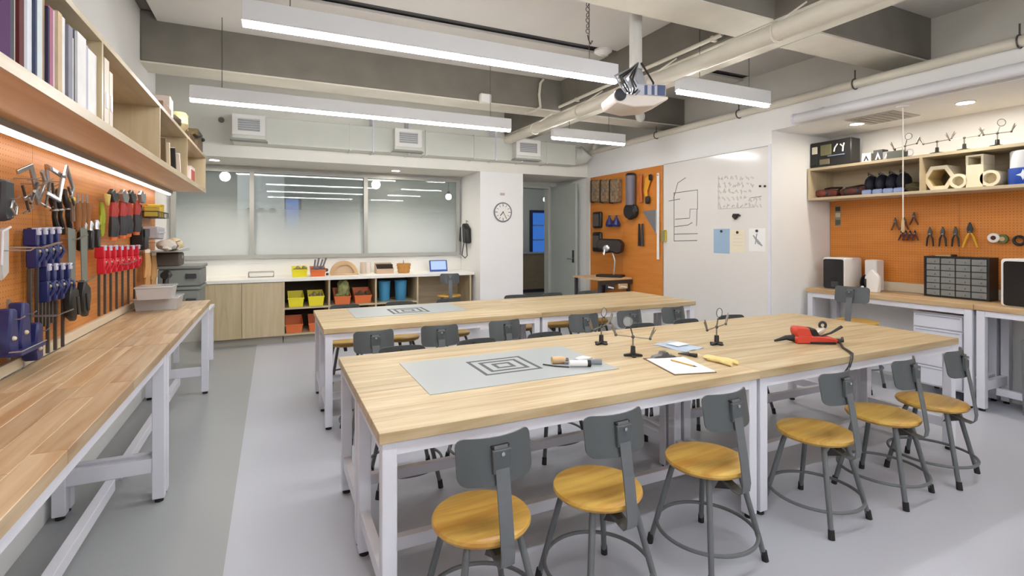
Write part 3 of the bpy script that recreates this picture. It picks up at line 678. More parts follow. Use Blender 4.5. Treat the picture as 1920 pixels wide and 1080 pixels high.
t = thing('yellow_canister', 'pale yellow canister on the left shelf top', 'canister', (-.80, 5.62, 2.35)); obj('can', MB().lathe([(.07, 0), (.075, .02), (.075, .26), (.06, .29), (0, .30)], 18), mat('pale_yellow', '#d9d796', .5), t); obj('rim', MB().ring((0, 0, .26), .076, .005, 'z', 20, 6), mat('pale_yellow', '#d9d796', .5), t)
t = thing('wooden_gadget', 'dark jointed wooden model at the left shelf top near its end', 'wood model', (-.77, 5.83, 2.35))
obj('gadget_base', MB().ball((0, 0, .075), .075, 1, 1.2, 1), mat('umber', '#4d3b28', .85), t); obj('arm', MB().tube([(0, 0, .10), (.05, .08, .17), (.09, .12, .15)], .02, 8), OLIVE, t); obj('knob', MB().ball((.09, .13, .15), .03), DARK, t)
t = thing('brown_crate', 'small dark brown crate at the far end of the left shelf top', 'crate', (-.80, 6.185, 2.35)); obj('crate_shell', MB().open_box(-.11, .11, -.2, .2, 0, .22, .012), mat('crate_brown', '#6c5a44', .8), t, False); obj('knob', MB().ball((.12, .12, .16), .02), BLACK, t)

# ================================================================== TOOLS ON THE LEFT PEGBOARD
PX = XL+.016
def peg(name, label, cat, u, v, group=None, off=0.0, tilt=0):
    p = onx(u, v, PX+.05)
    return thing(name, label, cat, (PX+off, p.y, p.z), -PI/2, group)
def hook(t, L=.09, w=0):     # steel peg hook: from the board outwards (local +y)
    obj('peg_hook', MB().tube([(w, 0, 0), (w, L-.015, 0), (w, L, .012)], .003, 6), STEEL, t)
# bar clamps: local z down from the hook
def make_clamp(label, colour, barlen, group, name='bar_clamp'):
    t = thing(name, label, 'clamp', group=group)
    obj('peg_hook', MB().tube([(0, 0, .02), (0, .085, .02), (0, .10, .03)], .003, 6), STEEL, t)
    obj('steel_bar', B(-.007, .007, .042, .056, -barlen, .035, bev=.001), DSTEEL, t, False)
    h = obj('fixed_jaw', MB().prism([(-.018, .03), (.018, .03), (.02, -.02), (.018, -.05), (-.018, -.05), (-.02, -.02)], .05, bev=.004, M=Matrix.Translation((0, .03, 0))), colour, t)
    obj('pad', B(-.016, .016, .06, .088, .0, .035, bev=.003), mat('clamp_pad', '#c9cbe0' if colour is NAVY else '#e28a92', .4), h)
    g = obj('grip', MB().prism([(-.019, -.05), (.019, -.05), (.022, -.11), (.017, -.155), (-.017, -.155), (-.022, -.11)], .045, bev=.006, M=Matrix.Translation((0, .04, 0))), colour, t)
    obj('trigger', MB().tube([(0, .09, -.06), (0, .10, -.09), (0, .085, -.125)], .007, 6), colour, g)
    obj('logo_dot', MB().ball((0, .088, -.075), .009), mat('cream_dot', '#d8cfae', .5), g)
    return t
def row(proto, us, vs_, lab):
    for i, (u, v) in enumerate(zip(us, vs_)):
        p = onx(u, v, PX+.05); pos = (PX, p.y, p.z)
        if i == 0: proto.location = pos; proto.rotation_euler = (0, 0, -PI/2); proto['label'] = lab % ORD[0]
        else: dup(proto, pos, -PI/2, lab % ORD[i])
row(make_clamp('x', NAVY, .46, 'navy bar clamps'), (56, 69.5, 83, 96.5), (441, 440, 439, 438), '%s navy bar clamp from the left in the upper hanging row')
row(make_clamp('x', NAVY, .42, 'navy bar clamps'), (77, 90, 104, 118), (508, 507, 506, 505), '%s navy bar clamp from the left in the lower hanging row')
row(make_clamp('x', RED, .43, 'red bar clamps'), (186, 197, 208, 219, 230, 241, 252), (470, 470, 469, 469, 468, 468, 467), '%s red bar clamp from the left in its hanging row')
# big navy spring clamps low at the left edge
for i, (u, v, s) in enumerate(((6, 600, 1.0), (30, 590, 1.15), (57, 622, .9))):
    t = peg('spring_clamp', ['left', 'middle upright', 'right'][i]+' chunky navy clamp low at the left edge of the pegboard', 'clamp', u, v, 'chunky navy clamps')
    hook(t, .12)
    b = obj('clamp_body', MB().prism([(-.035*s, .04*s), (.02*s, .05*s), (.032*s, -.02*s), (.05*s, -.10*s), (.03*s, -.15*s), (-.05*s, -.15*s), (-.045*s, -.06*s)], .055, bev=.008, M=Matrix.Translation((0, .03, 0))), NAVY, t)
    obj('steel_post', B(-.006, .006, .02, .03, -.20, .07), STEEL, t, False)
    obj('yellow_button', MB().ball((.01, .088, -.08), .010), mat('cream_dot', '#d8cfae', .5), b)
t = peg('clamp_rack', 'flat navy clamp tray under the chunky navy clamps', 'rack', 28, 655); obj('tray', B(-.12, .14, .0, .12, -.01, .008, bev=.004), NAVY, t); obj('wire_rim', MB().tube([(-.12, .12, .012), (.14, .12, .012), (.14, .0, .012)], .003, 6), STEEL, t)
# steel C-clamps in a bunch
for i, (u, v, a) in enumerate(((52, 335, 15), (62, 345, -20), (71, 338, 8), (80, 348, -12), (88, 340, 22))):
    t = peg('c_clamp', ORD[i]+' steel clamp from the left in the bunch near the lamp', 'clamp', u, v, 'steel clamps in a bunch', off=.005*i)
    M = Matrix.Rotation(D2(a*2), 4, 'Y') @ Matrix.Rotation(D2(25*(i % 3)-20), 4, 'Z') @ Matrix.Translation((0, .05+.014*i, 0)) @ Matrix.Scale(1.35, 4)
    obj('c_frame', MB().prism([(-.035, .05), (.03, .05), (.03, .035), (-.02, .035), (-.02, -.05), (.03, -.05), (.03, -.065), (-.035, -.065)], .010, bev=.002, M=M), STEEL, t)
    s = obj('screw', MB().tube([(.022, .005, -.11), (.022, .005, -.01)], .004, 8, M=M), DSTEEL, t); obj('tee_bar', MB().tube([(-.0, .005, -.105), (.045, .005, -.105)], .003, 6, M=M), STEEL, s)
    hook(t, .10)
# black S-shaped tongs
for i, u in enumerate((97, 108, 122)):
    t = peg('hand_tongs', ORD[i]+' black S-curved hanger tool left of the saw blades', 'tool', u, 356, 'black curved tools')
    sc_ = 1.0
    obj('curved_handle', MB().tube([(.0, .05, 0), (.022, .055, -.03), (.018, .06, -.07), (-.005, .06, -.10), (.0, .06, -.14), (-.03, .06, -.19), (-.05, .06, -.235)], [.009, .013, .015, .011, .010, .014, .009], 8), BLACK, t)
    obj('steel_collar', MB().ring((-.003, .06, -.105), .014, .006, 'z', 12, 6), STEEL, t); hook(t, .075)
t = peg('yellow_knob_driver', 'small tool with a yellow knob beside the black curved tools', 'tool', 122, 374); obj('yellow_knob', MB().ball((0, .08, 0), .018), mat('knob_yellow', '#e0c35a', .5), t); obj('stem', MB().tube([(0, .08, -.01), (-.01, .08, -.12)], .012, 8), mat('dull_brown', '#7b6254', .6), t); hook(t, .08)
# two hand saws: long grey blades with black handles below
for i, u in enumerate((122, 141)):
    t = peg('hand_saw', ['left', 'right'][i]+' hand saw with long grey blade and black handle hanging blade up', 'saw', u, 430, 'hand saws')
    obj('blade', MB().prism([(-.055, 0), (.06, .01), (.035, -.30), (-.06, -.36)], .004, M=Matrix.Translation((0, .075+.012*i, 0))), mat('saw_grey', '#7c817a', .45, metal=.4), t, False)
    hd = obj('saw_handle', MB().prism([(-.06, -.34), (.04, -.29), (.075, -.38), (.065, -.47), (-.015, -.51), (-.05, -.46), (-.07, -.40)], .035, bev=.007, M=Matrix.Translation((0, .06+.012*i, 0))), BLACK, t)
    obj('handle_grip', MB().tube([(.02, .11, -.37), (.015, .112, -.42), (-.005, .11, -.47)], .008, 6), DSTEEL, hd); hook(t, .09)
# brown-handled chisels with steel tops
for i, u in enumerate((142, 151, 160)):
    t = peg('chisel', ORD[i]+' brown leather-handled chisel from the left', 'chisel', u, 379, 'brown chisels')
    obj('steel_tip', MB().prism([(-.012, .04), (.008, .05), (.010, -.01), (-.010, -.01)], .006, M=Matrix.Translation((0, .055, 0))), STEEL, t, False)
    obj('handle', MB().tube([(0, .058, -.005), (0, .058, -.08), (.003, .058, -.17)], [.016, .02, .014], 10), mat('leather_brown', '#8d5a2c', .6, noise=.1, nscale=20), t); hook(t, .06)
# black pouches and chrome heads
for i, (u, v) in enumerate(((152, 440), (164, 438), (176, 436))):
    t = peg('black_mallet', ORD[i]+' black rubber-headed tool with chrome neck', 'tool', u, v-15, 'black rubber-headed tools')
    obj('neck', MB().lathe([(.012, 0), (.022, -.02), (.016, -.05), (.02, -.06)], 12, M=Matrix.Translation((0, .06, .03))), STEEL, t)
    obj('head', MB().prism([(-.024, -.03), (.024, -.03), (.034, -.14), (-.020, -.15)], .045, bev=.006, M=Matrix.Translation((0, .035, 0))), BLACK, t); hook(t, .06)
t = peg('green_gloves', 'yellow-green glove hanging left of the red snips', 'glove', 190, 385)
m = MB(); m.tube([(0, .05, .02), (-.002, .055, -.06), (.0, .055, -.12)], [.02, .034, .03], 10, flat=.5)
for k in range(4): m.tube([(-.022+.015*k, .055, -.11), (-.024+.016*k, .055, -.19-.015*(k in (1, 2)))], [.010, .007], 6)
m.tube([(.025, .055, -.07), (.05, .055, -.13)], [.011, .007], 6)
obj('glove', m, mat('lime', '#9aa52c', .8), t); hook(t, .06)
t = peg('yellow_sleeve', 'pale yellow sleeve above the green glove', 'tool', 187, 372, off=.03); obj('sleeve', MB().prism([(-.05, .03), (.04, .03), (.02, -.03), (-.01, -.05)], .02, bev=.004, M=Matrix.Translation((0, .05, 0))), mat('pale_yellow2', '#e2cf75', .6), t); hook(t, .07)
# snips: steel tops, red grips, black sleeves with orange tips
for i, u in enumerate((206, 220, 234, 248)):
    t = peg('tin_snips', ORD[i]+' red-handled snips from the left in the cluster above the red clamps', 'snips', u, 377, 'red-handled snips', off=.008*(i % 2))
    obj('steel_jaws', MB().prism([(-.09, .03), (-.05, .07), (-.01, .06), (.03, .085), (.10, .05), (.07, .02), (.03, -.01), (-.05, -.015)], .03, bev=.004, M=Matrix.Translation((0, .055+.012*i, 0))), STEEL if i % 2 else mat('gunmetal', '#4a4a4c', .4, metal=.6), t)
    for s in (-1, 1):
        g = obj('grip', MB().tube([(.01*s, .07, .0), (.028*s, .075, -.06), (.024*s, .07, -.11)], [.016, .022, .019], 8), mat('snip_red', '#b8403c', .5), t)
        obj('sleeve', MB().tube([(.024*s, .07, -.11), (.032*s, .075, -.18), (.030*s, .07, -.25)], [.019, .026, .022], 8), DARK, g)
        obj('tip', MB().tube([(.026*s, .07, -.25), (.025*s, .07, -.275)], [.0175, .016], 8), ORANGE, g)
    hook(t, .08)
t = peg('black_loop_strap', 'black looped strap at the right of the red snips', 'strap', 260, 385); obj('strap_loop', MB().tube([(0, .06, 0), (.05, .07, -.06), (.05, .07, -.16), (0, .06, -.2), (-.03, .05, -.12)], .013, 8, closed=True), BLACK, t); hook(t, .08)
# yellow bits rack and boxes near the far end
t = peg('wire_basket', 'small black wire basket holding yellow blocks near the far end of the pegboard', 'basket', 285, 408)
m = MB()
for z in (0, .05): m.tube([(-.24, .0, z), (.24, .0, z), (.24, .14, z), (-.24, .14, z)], .004, 6, closed=True)
for k in range(7): m.tube([(-.24+.08*k, .14, 0), (-.24+.08*k, .14, .05)], .003, 5)
obj('wire_frame', m, BLACK, t); obj('floor_mesh', B(-.24, .24, .0, .14, -.004, 0), DARK, t, False)
pb_ = onx(285, 408, PX+.05)
for i, (dx, hh, c) in enumerate(((-.12, .13, '#e6c84e'), (.0, .12, '#ead04a'), (.12, .10, '#c9b24a'))):
    t = thing('yellow_block', ORD[i]+' yellow block from the right in the small black wire basket', 'block', (PX+.07, pb_.y-dx, pb_.z+.001), -PI/2, 'yellow blocks'); obj('block', B(-.05, .05, -.05, .05, 0, hh, bev=.004), mat('yb%d' % i, c, .6), t, False); obj('cap', B(-.051, .051, -.051, .051, hh-.015, hh-.012), mat('yb_dark', '#8a7424', .6), t, False)
t = peg('grey_case', 'grey-white plastic case on the pegboard below the wire basket', 'case', 284, 437); obj('case_body', MB().prism([(-.17, .05), (.17, .06), (.15, -.05), (-.10, -.06)], .12, bev=.008, M=Matrix.Translation((0, .01, 0))), mat('case_grey', '#b9b8c0', .5), t); obj('case_lip', B(-.15, .16, .13, .14, .0, .012), STEELW, t, False)
t = peg('black_case', 'black pouch beside the grey-white case', 'pouch', 262, 440); obj('pouch_body', B(-.09, .09, .0, .10, -.13, .05, bev=.015), BLACK, t); obj('flap', B(-.09, .09, .10, .106, -.02, .05, bev=.002), DARK, t)
pt = Vector((PX, 5.83, 1.345))
t = thing('shelf_tray', 'steel tray shelf of rock-like offcuts near the far end of the pegboard', 'tray', pt, -PI/2)
obj('tray', B(-.34, .34, .0, .30, -.008, .0), STEEL, t, False); obj('tray_lip', MB().tube([(-.34, .30, .012), (.34, .30, .012)], .005, 6), STEEL, t)
for i, (dx, c, s) in enumerate(((-.20, '#d9c7a2', .09), (.02, '#6e6659', .07), (.21, '#c9c4ba', .085))):
    t = thing('offcut', ['pale tan', 'dark grey', 'whitish'][i]+' lumpy offcut on the steel pegboard tray', 'offcut', (PX+.19, pt.y-dx, pt.z+.001), -PI/2); obj('lump', MB()._merge(wobble_blob((0, 0, s*.62), (s*1.3, s*.9, s*.66), seed=40+i, amt=.14)), mat('off%d' % i, c, .8), t); obj('chip', MB()._merge(wobble_blob((s*1.2, .02, s*.3), (s*.4, s*.4, s*.3), seed=50+i)), mat('off%d' % i, c, .8), t)
t = thing('dark_drill_box', 'dark brown box hanging under the steel pegboard tray', 'box', (PX, 5.98, 1.29), -PI/2); obj('box_body', B(-.14, .14, .0, .26, -.10, .03, bev=.012), mat('dusk_brown', '#5a524a', .7), t); obj('latch', B(-.02, .02, .26, .268, -.03, .0), STEEL, t, False)
for i, (u, v) in enumerate(((272, 500), (284, 505))):
    t = peg('work_glove', ['left', 'right'][i]+' tan leather work glove hanging at the far end of the pegboard', 'glove', u, v-20, 'tan gloves')
    m = MB(); m.tube([(0, .06, .03), (0, .065, -.08), (.0, .065, -.18)], [.05, .06, .055], 10, flat=.5)
    for k in range(4): m.tube([(-.04+.027*k, .065, -.17), (-.045+.03*k, .065, -.27-.03*(k in (1, 2)))], [.018, .012], 6)
    m.tube([(.045, .065, -.1), (.085, .065, -.19)], [.018, .012], 6)
    obj('glove', m, mat('tan_leather', '#c79a62', .8, noise=.1), t); obj('cuff', MB().tube([(0, .06, .03), (0, .06, .06)], [.052, .055], 10, flat=.5), mat('cuff_white', '#e5dccc', .8), t); hook(t, .08)
t = thing('cordless_driver', 'black cordless driver hanging above the clear plastic boxes', 'drill', (PX+.05, 5.86, 1.10), -PI/2)
obj('motor_body', MB().tube([(-.13, .1, .0), (.0, .1, .01), (.11, .1, .01)], [.03, .045, .035], 12), BLACK, t); obj('handle', MB().tube([(.03, .1, -.02), (.05, .1, -.13)], .026, 10), DARK, t); obj('battery', B(-.01, .11, .055, .145, -.17, -.12, bev=.008), BLACK, t); obj('chuck', MB().tube([(-.13, .1, 0), (-.18, .1, 0)], [.02, .012], 10), STEEL, t); hook(t, .1)
# left edge: dark tool and clear scoop
t = peg('heat_gun', 'dark grey tool head at the left edge of the pegboard', 'tool', 10, 372); obj('head', MB().prism([(-.05, .08), (.04, .08), (.05, -.07), (.03, -.10), (-.05, -.09)], .045, bev=.012, M=Matrix.Translation((0, .02, 0))), DARK, t); obj('wire_loop', MB().tube([(-.04, .072, -.03), (0, .076, -.01), (.02, .076, -.04), (-.02, .076, -.07)], .005, 6, closed=True), STEEL, t); hook(t, .1)
t = peg('clear_scoop', 'clear plastic scoop hanging at the left edge of the pegboard', 'scoop', 2, 470); obj('scoop_bowl', MB().prism([(-.05, .10), (.02, .08), (.03, -.06), (.01, -.13), (-.05, -.10)], .03, bev=.008, M=Matrix.Translation((0, .03, 0))), clearplastic('clear_grey', '#d5d8da', .7), t); obj('rim', MB().tube([(-.05, .062, .10), (.02, .062, .08), (.03, .062, -.06)], .005, 6), STEELW, t); hook(t, .16)
for i, (u, v, L) in enumerate(((20, 463, .22), (135, 527, .16), (125, 447, .14), (60, 592, .2), (215, 494, .18), (290, 455, .26))):
    t = peg('long_hook', ['steel double hook at the left edge of the pegboard', 'steel hook across the saw blades', 'steel hook beside the upper navy clamps', 'steel hook over the chunky navy clamps', 'steel hook through the red clamps', 'steel hook at the far end of the pegboard'][i], 'hook', u, v, 'long steel hooks')
    m = MB()
    for s in (-.012, .012): m.tube([(s, 0, 0), (s*1.2, L*.7, -.005), (s*1.5, L, .02)], .0032, 6)
    obj('prongs', m, STEEL, t); obj('hook_plate', B(-.02, .02, 0, .003, -.02, .02), STEEL, t, False)

# ---- clear boxes on the far end of the left bench and grey bins beyond it
CLR = clearplastic('clear_box', '#dcdde0', .62)
for i, (y, z, w_, d_, lab) in enumerate(((5.15, BH, .30, .30, 'lower clear plastic box at the far end of the left bench'), (4.98, BH+.105, .24, .26, 'upper clear plastic box stacked at the far end of the left bench'))):
    t = thing('clear_box', lab, 'box', (-.87+.01*i, y, z), group='clear plastic boxes')
    obj('tub', MB().open_box(-w_/2, w_/2, -d_/2, d_/2, 0, .09, .003, .012), CLR, t); obj('lid', B(-w_/2-.008, w_/2+.008, -d_/2-.008, d_/2+.008, .09, .104, bev=.004), CLR, t)
    if i: obj('contents', B(-.07, .06, -.08, .08, .006, .04, bev=.01), mat('box_contents', '#8a6a5a', .7), t)
stand = thing('low_stand', 'low white stand under the grey bins beyond the left bench', 'stand', (-1.06, 6.45, 0))
obj('stand_top', B(0, .42, 0, .62, .62, .66, bev=.003), STEELW, stand, False)
for lx in (.01, .36):
    for ly in (.01, .56): obj('leg', B(lx, lx+.05, ly, ly+.05, 0, .62), STEELW, stand, False)
obj('brace', MB().tube([(.385, .03, .30), (.385, .18, .52), (.385, .22, .62)], .02, 8), STEELW, stand)
GB = mat('bin_grey', '#7d807c', .6)
for i, (z0, z1, w_) in enumerate(((.66, .93, .40), (.93, 1.16, .42))):
    t = thing('storage_bin', ['lower', 'upper'][i]+' grey lidded bin in the stack at the left end of the rear counter', 'bin', (-.92, 6.76, z0), group='grey lidded bins')
    obj('bin_body', B(-w_/2+.012, w_/2-.012, -.26, .26, 0, z1-z0-.035, bev=.015), GB, t); obj('lid', B(-w_/2, w_/2, -.275, .275, z1-z0-.035, z1-z0-.002, bev=.006), GB, t)
    obj('handle', B(.06, .16, -.285, -.262, .09, .14, bev=.005), DARK, t)

# ================================================================== REAR COUNTER
CY = 7.65; CT = .895
ct = thing('counter_top', 'long white counter top under the interior window', 'counter', (0, CY, CT))
obj('slab', B(-.86, 2.935, -.025, .645, -.045, 0, bev=.003), mat('counter_white', '#f0efea', .35), ct, False); obj('splash', B(-.86, 2.935, .635, .648, 0, .20), mat('counter_white', '#f0efea', .35), ct, False)
def cabx(u): return ony(u, 580, CY).x
cb = thing('base_cabinet', 'pale wooden two-door base cabinet under the left of the white counter', 'cabinet', (0, CY, 0))
x0, x1 = -.82, cabx(530)
obj('carcass', B(x0, x1, .02, .62, .10, CT-.047), PLYZ, cb, False); xm = cabx(453)
for a, b in ((x0, xm-.002), (xm+.002, x1)): obj('cabinet_door', B(a+.002, b, 0, .018, .105, CT-.05, bev=.001), PLYZ, cb, False)
obj('plinth', B(x0, x1, .05, .60, 0, .10), mat('plinth_grey', '#9b958a', .6), cb, False)
dv = [cabx(532), cabx(617.5), cabx(705), cabx(783)]
cu = thing('cubby_unit', 'open wooden cubby unit of two rows under the white counter', 'cabinet', (0, CY, 0))
for x in dv: obj('divider', B(x-.012, x+.012, 0, .6, .10, CT-.047), PLYZ, cu, False)
for z in (.10, .46): obj('shelf_board', B(dv[0], dv[-1], .002, .6, z, z+.024), PLYX, cu, False)
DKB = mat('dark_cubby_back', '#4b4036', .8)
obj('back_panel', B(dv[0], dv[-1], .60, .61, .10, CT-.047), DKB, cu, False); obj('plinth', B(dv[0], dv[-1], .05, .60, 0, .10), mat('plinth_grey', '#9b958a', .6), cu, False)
ep = thing('end_panel', 'wooden side and back panel of the counter knee space', 'panel', (0, CY, 0)); obj('side_panel', B(2.86, 2.885, 0, .6, 0, CT-.047), PLYZ, ep, False); obj('back_panel', B(dv[-1]+.02, 2.86, .60, .62, 0, CT-.047), PLYX, ep, False)
def bin_(u0, u1, z, h, colour, label, kind='bin', front=None, depth=.30, y=None, fill=None, flare=.015):
    yy = CY+.03 if y is None else y
    xa, xb = ony(u0, 560, yy).x, ony(u1, 560, yy).x; w_ = xb-xa
    t = thing('storage_bin', label, 'bin', ((xa+xb)/2, yy, z), group='plastic bins at the rear counter')
    obj('bin_shell', MB().open_box(-w_/2, w_/2, 0, depth, 0, h, .006, flare, front=front), colour, t, False)
    obj('front_lip', B(-w_/2-.004, w_/2+.004, -.006, .004, (front or h)-.018, (front or h)), colour, t, False)
    if fill:
        for k in range(4): obj('contents', MB()._merge(wobble_blob((-w_*.28+w_*.19*k, depth*.45, (front or h)*.8+.03*(k % 2)), (w_*.17, depth*.3, h*.25), seed=70+k)), fill, t)
    return t
SCRAP = mat('scrap', '#8d8455', .8, noise=.3, nscale=20); DSCRAP = mat('dark_scrap', '#5c4a33', .8, noise=.3, nscale=20); GSCRAP = mat('green_scrap', '#8c8f5c', .8, noise=.3, nscale=20)
bin_(540, 570, .485, .20, YELLOW, 'left yellow bin in the upper left cubby', front=.13)
bin_(578, 608, .485, .20, YELLOW, 'right yellow bin with scraps in the upper left cubby', front=.14, fill=SCRAP)
b_ = bin_(627, 658, .485, .22, ORANGE, 'orange bin with a tall olive heap in the middle cubby', front=.12, fill=GSCRAP)
obj('heap', MB()._merge(wobble_blob((.02, .15, .22), (.09, .1, .13), seed=90)), GSCRAP, b_)
bin_(665, 697, .485, .21, ORANGE, 'orange bin with brown scraps in the middle cubby', front=.12, fill=DSCRAP)
bin_(535, 568, .125, .21, ORANGE, 'left orange bin in the lower cubby', front=.12, fill=None)
bin_(579, 612, .125, .21, ORANGE, 'right orange bin in the lower cubby, partly behind the rear table', front=.12)
for i, (a, b) in enumerate(((712, 735), (743, 766))):
    xa, xb = ony(a, 560, CY+.06).x, ony(b, 560, CY+.06).x; r = (xb-xa)/2
    t = thing('blue_tub', ['left', 'right'][i]+' tall blue tub in the right cubby', 'tub', ((xa+xb)/2, CY+.18, .485), group='blue tubs')
    obj('tub_body', MB().lathe([(0, 0), (r*.82, 0), (r*.86, .02), (r, .30), (r*.94, .30), (r*.8, .03), (0, .03)], 20), BLUE, t); obj('rim', MB().ring((0, 0, .30), r*.98, .007, 'z', 24, 6), BLUE, t)
# things on the counter
def cpt(u, y): return ony(u, 500, y).x
bin_(547, 577, CT, .15, YELLOW, 'yellow bin of olive scraps on the white counter', front=.11, y=CY+.10, fill=SCRAP, depth=.22)
b_ = bin_(582, 611, CT, .14, ORANGE, 'orange bin of grey tools on the white counter', front=.10, y=CY+.10, fill=mat('grey_scrap', '#6a6a72', .6), depth=.22)
for k in range(4): obj('tool_handle', MB().tube([(-.05+.035*k, .1, .08), (-.03+.05*k, .12, .24+.02*(k % 2))], .012, 6), mat('grey_scrap', '#6a6a72', .6), b_)
obj('dark_pliers', MB().ball((.115, .02, .09), .025).ball((.125, .02, .03), .02), DARK, b_)
x = cpt(645, CY+.35)
t = thing('wooden_arch', 'half-round wooden arch standing on the white counter', 'bowl', (x, CY+.35, CT)); r = .20
m = MB(); arc = [(r*math.cos(PI*k/16), r*math.sin(PI*k/16)) for k in range(17)]; inn = [(r*.72*math.cos(PI*k/16), r*.72*math.sin(PI*k/16)) for k in range(16, -1, -1)]
obj('arch_rim', m.prism(arc+inn, .07, M=Matrix.Translation((0, -.03, .006))), TANW, t); obj('bowl_inside', MB().prism([(x_*.73, z_*.73) for x_, z_ in arc], .02, M=Matrix.Translation((0, .02, .006))), mat('bowl_pale', '#d8bfa0', .6), t); obj('wedge', B(-.20, .20, -.10, -.05, 0, .02, bev=.005), TANW, t)
for i, (u, hh) in enumerate(((681, .17), (690, .17))):
    t = thing('paper_tube', ['left beige', 'right white'][i]+' paper tube standing on the white counter', 'tube', (cpt(u, CY+.42), CY+.42, CT)); obj('tube', MB().lathe([(.045, 0), (.045, hh), (.038, hh), (.038, .01), (0, .01)], 18), mat('tube%d' % i, ('#cdbfae', '#e2dad0')[i], .7), t); obj('tube_rim', MB().ring((0, 0, hh), .042, .004, 'z', 18, 6), mat('tube%d' % i, '#ffffff'), t)
x = cpt(721, CY+.3); t = thing('cardboard_tray', 'tan box with a dark open top on the white counter', 'box', (x, CY+.24, CT)); obj('tray', MB().open_box(-.13, .13, 0, .2, 0, .16, .006, 0, front=.075), mat('tan_card', '#c6ab93', .7), t, False); obj('dark_liner', B(-.12, .12, .03, .19, .01, .14), mat('liner', '#33261f', .8), t, False)
x = cpt(757, CY+.26); t = thing('wooden_basket', 'small woven wooden basket with a handle on the white counter', 'basket', (x, CY+.26, CT))
obj('basket_body', MB().lathe([(0, 0), (.085, 0), (.11, .15), (.102, .15), (.08, .012), (0, .012)], 20), mat('honey_wood', '#c8924f', .6, noise=.15, nscale=30), t)
for z in (.03, .075, .12): obj('hoop', MB().ring((0, 0, z), .088+.022*z/.15+.004, .005, 'z', 24, 6), mat('honey_wood', '#c8924f'), t)
obj('handle', MB().tube([(-.02, 0, .05), (-.005, 0, .20), (.02, 0, .05)], .008, 6), mat('dark_honey', '#8a5a2a', .6), t)
x = cpt(823, CY+.33); t = thing('tablet', 'blue-framed tablet with a lit screen leaning on the counter', 'tablet', (x, CY+.33, CT))
Mt = Matrix.Rotation(D2(-16), 4, 'X'); obj('tablet_body', MB().box(-.15, .15, 0, .014, .0, .19, bev=.004, M=Mt), mat('tablet_blue', '#2c4791', .5), t); obj('screen', MB().box(-.128, .128, -.002, 0, .032, .175, M=Mt), emission('tablet_screen', '#b3c8f5', .85), t, False); obj('stand', B(-.04, .04, .05, .12, 0, .012), DARK, t, False)
x = cpt(490, CY+.40); t = thing('wire_tray', 'thin wire letter tray at the left of the white counter', 'tray', (x, CY+.40, CT))
m = MB()
for z in (.005, .07): m.tube([(-.16, -.1, z), (.16, -.1, z), (.16, .1, z), (-.16, .1, z)], .004, 6, closed=True)
for sx in (-.16, .16):
    for sy in (-.1, .1): m.tube([(sx, sy, 0), (sx, sy, .07)], .004, 6)
obj('wire_frame', m, mat('wire_grey', '#8b8b88', .4), t); obj('sheets', B(-.145, .145, -.09, .09, .011, .05), PAPER, t, False)
t = thing('hanging_shoehorn', 'black bag with a white triangular loop hanging on the niche side wall', 'bag', (2.94, 7.95, 1.60))
obj('wall_hook', MB().tube([(0, 0, .12), (-.03, 0, .12), (-.035, 0, .14)], .006, 6), DSTEEL, t)
obj('bag_body', MB().prism([(-.16, .0), (-.03, .09), (.12, .02), (.17, -.22), (-.18, -.25)], .10, bev=.02, M=Matrix(((0, -1, 0, -.008), (1, 0, 0, 0), (0, 0, 1, 0), (0, 0, 0, 1)))), BLACK, t)
obj('white_stripe', MB().tube([(-.113, .0, .07), (-.113, -.03, -.23)], .006, 6), WHITE, t)
obj('loop', MB().tube([(-.06, -.08, -.24), (-.07, -.15, -.45), (-.07, -.05, -.49), (-.07, .10, -.45), (-.06, .04, -.24)], .010, 6), DSTEEL, t)
obj('cord', MB().tube([(-.03, 0, .13), (-.033, 0, .05)], .004, 6), BLACK, t)

# ---- clock
p = ony(942, 398, 7.40); ck = thing('wall_clock', 'round white wall clock with a thin dark rim', 'clock', (p.x, 7.40, p.z)); r = .148
obj('face', MB().lathe([(r, 0), (r, .025), (0, .025)], 40, M=R90), mat('clock_white', '#eceae6', .5), ck)
obj('rim', MB().ring((0, -.022, 0), r, .011, 'y', 48, 8), mat('clock_rim', '#7a7c80', .4), ck)
for k in range(12):
    a = k*PI/6; L = .035 if k % 3 else .045; w_ = .006 if k % 3 else .009
    obj('hour_mark', MB().box(-w_/2, w_/2, -.028, -.024, r*.62, r*.62+L, M=Matrix.Rotation(a, 4, 'Y')), DARK, ck, False)
obj('hour_hand', MB().box(-.006, .006, -.031, -.028, -.01, .075, M=Matrix.Rotation(D2(222), 4, 'Y')), BLACK, ck, False)
obj('minute_hand', MB().box(-.004, .004, -.034, -.031, -.015, .112, M=Matrix.Rotation(D2(150), 4, 'Y')), BLACK, ck, False)
t = thing('wall_sticker', 'small faded pinkish plate on the wall above the clock', 'sign', (p.x, 7.40, p.z+.29)); obj('plate', B(-.04, .04, -.004, 0, -.02, .02), mat('faded_pink', '#c9b8b4', .7), t, False); obj('plate_line', B(-.03, .03, -.0045, -.004, -.003, .003), mat('faded_line', '#b3a09c', .7), t, False)

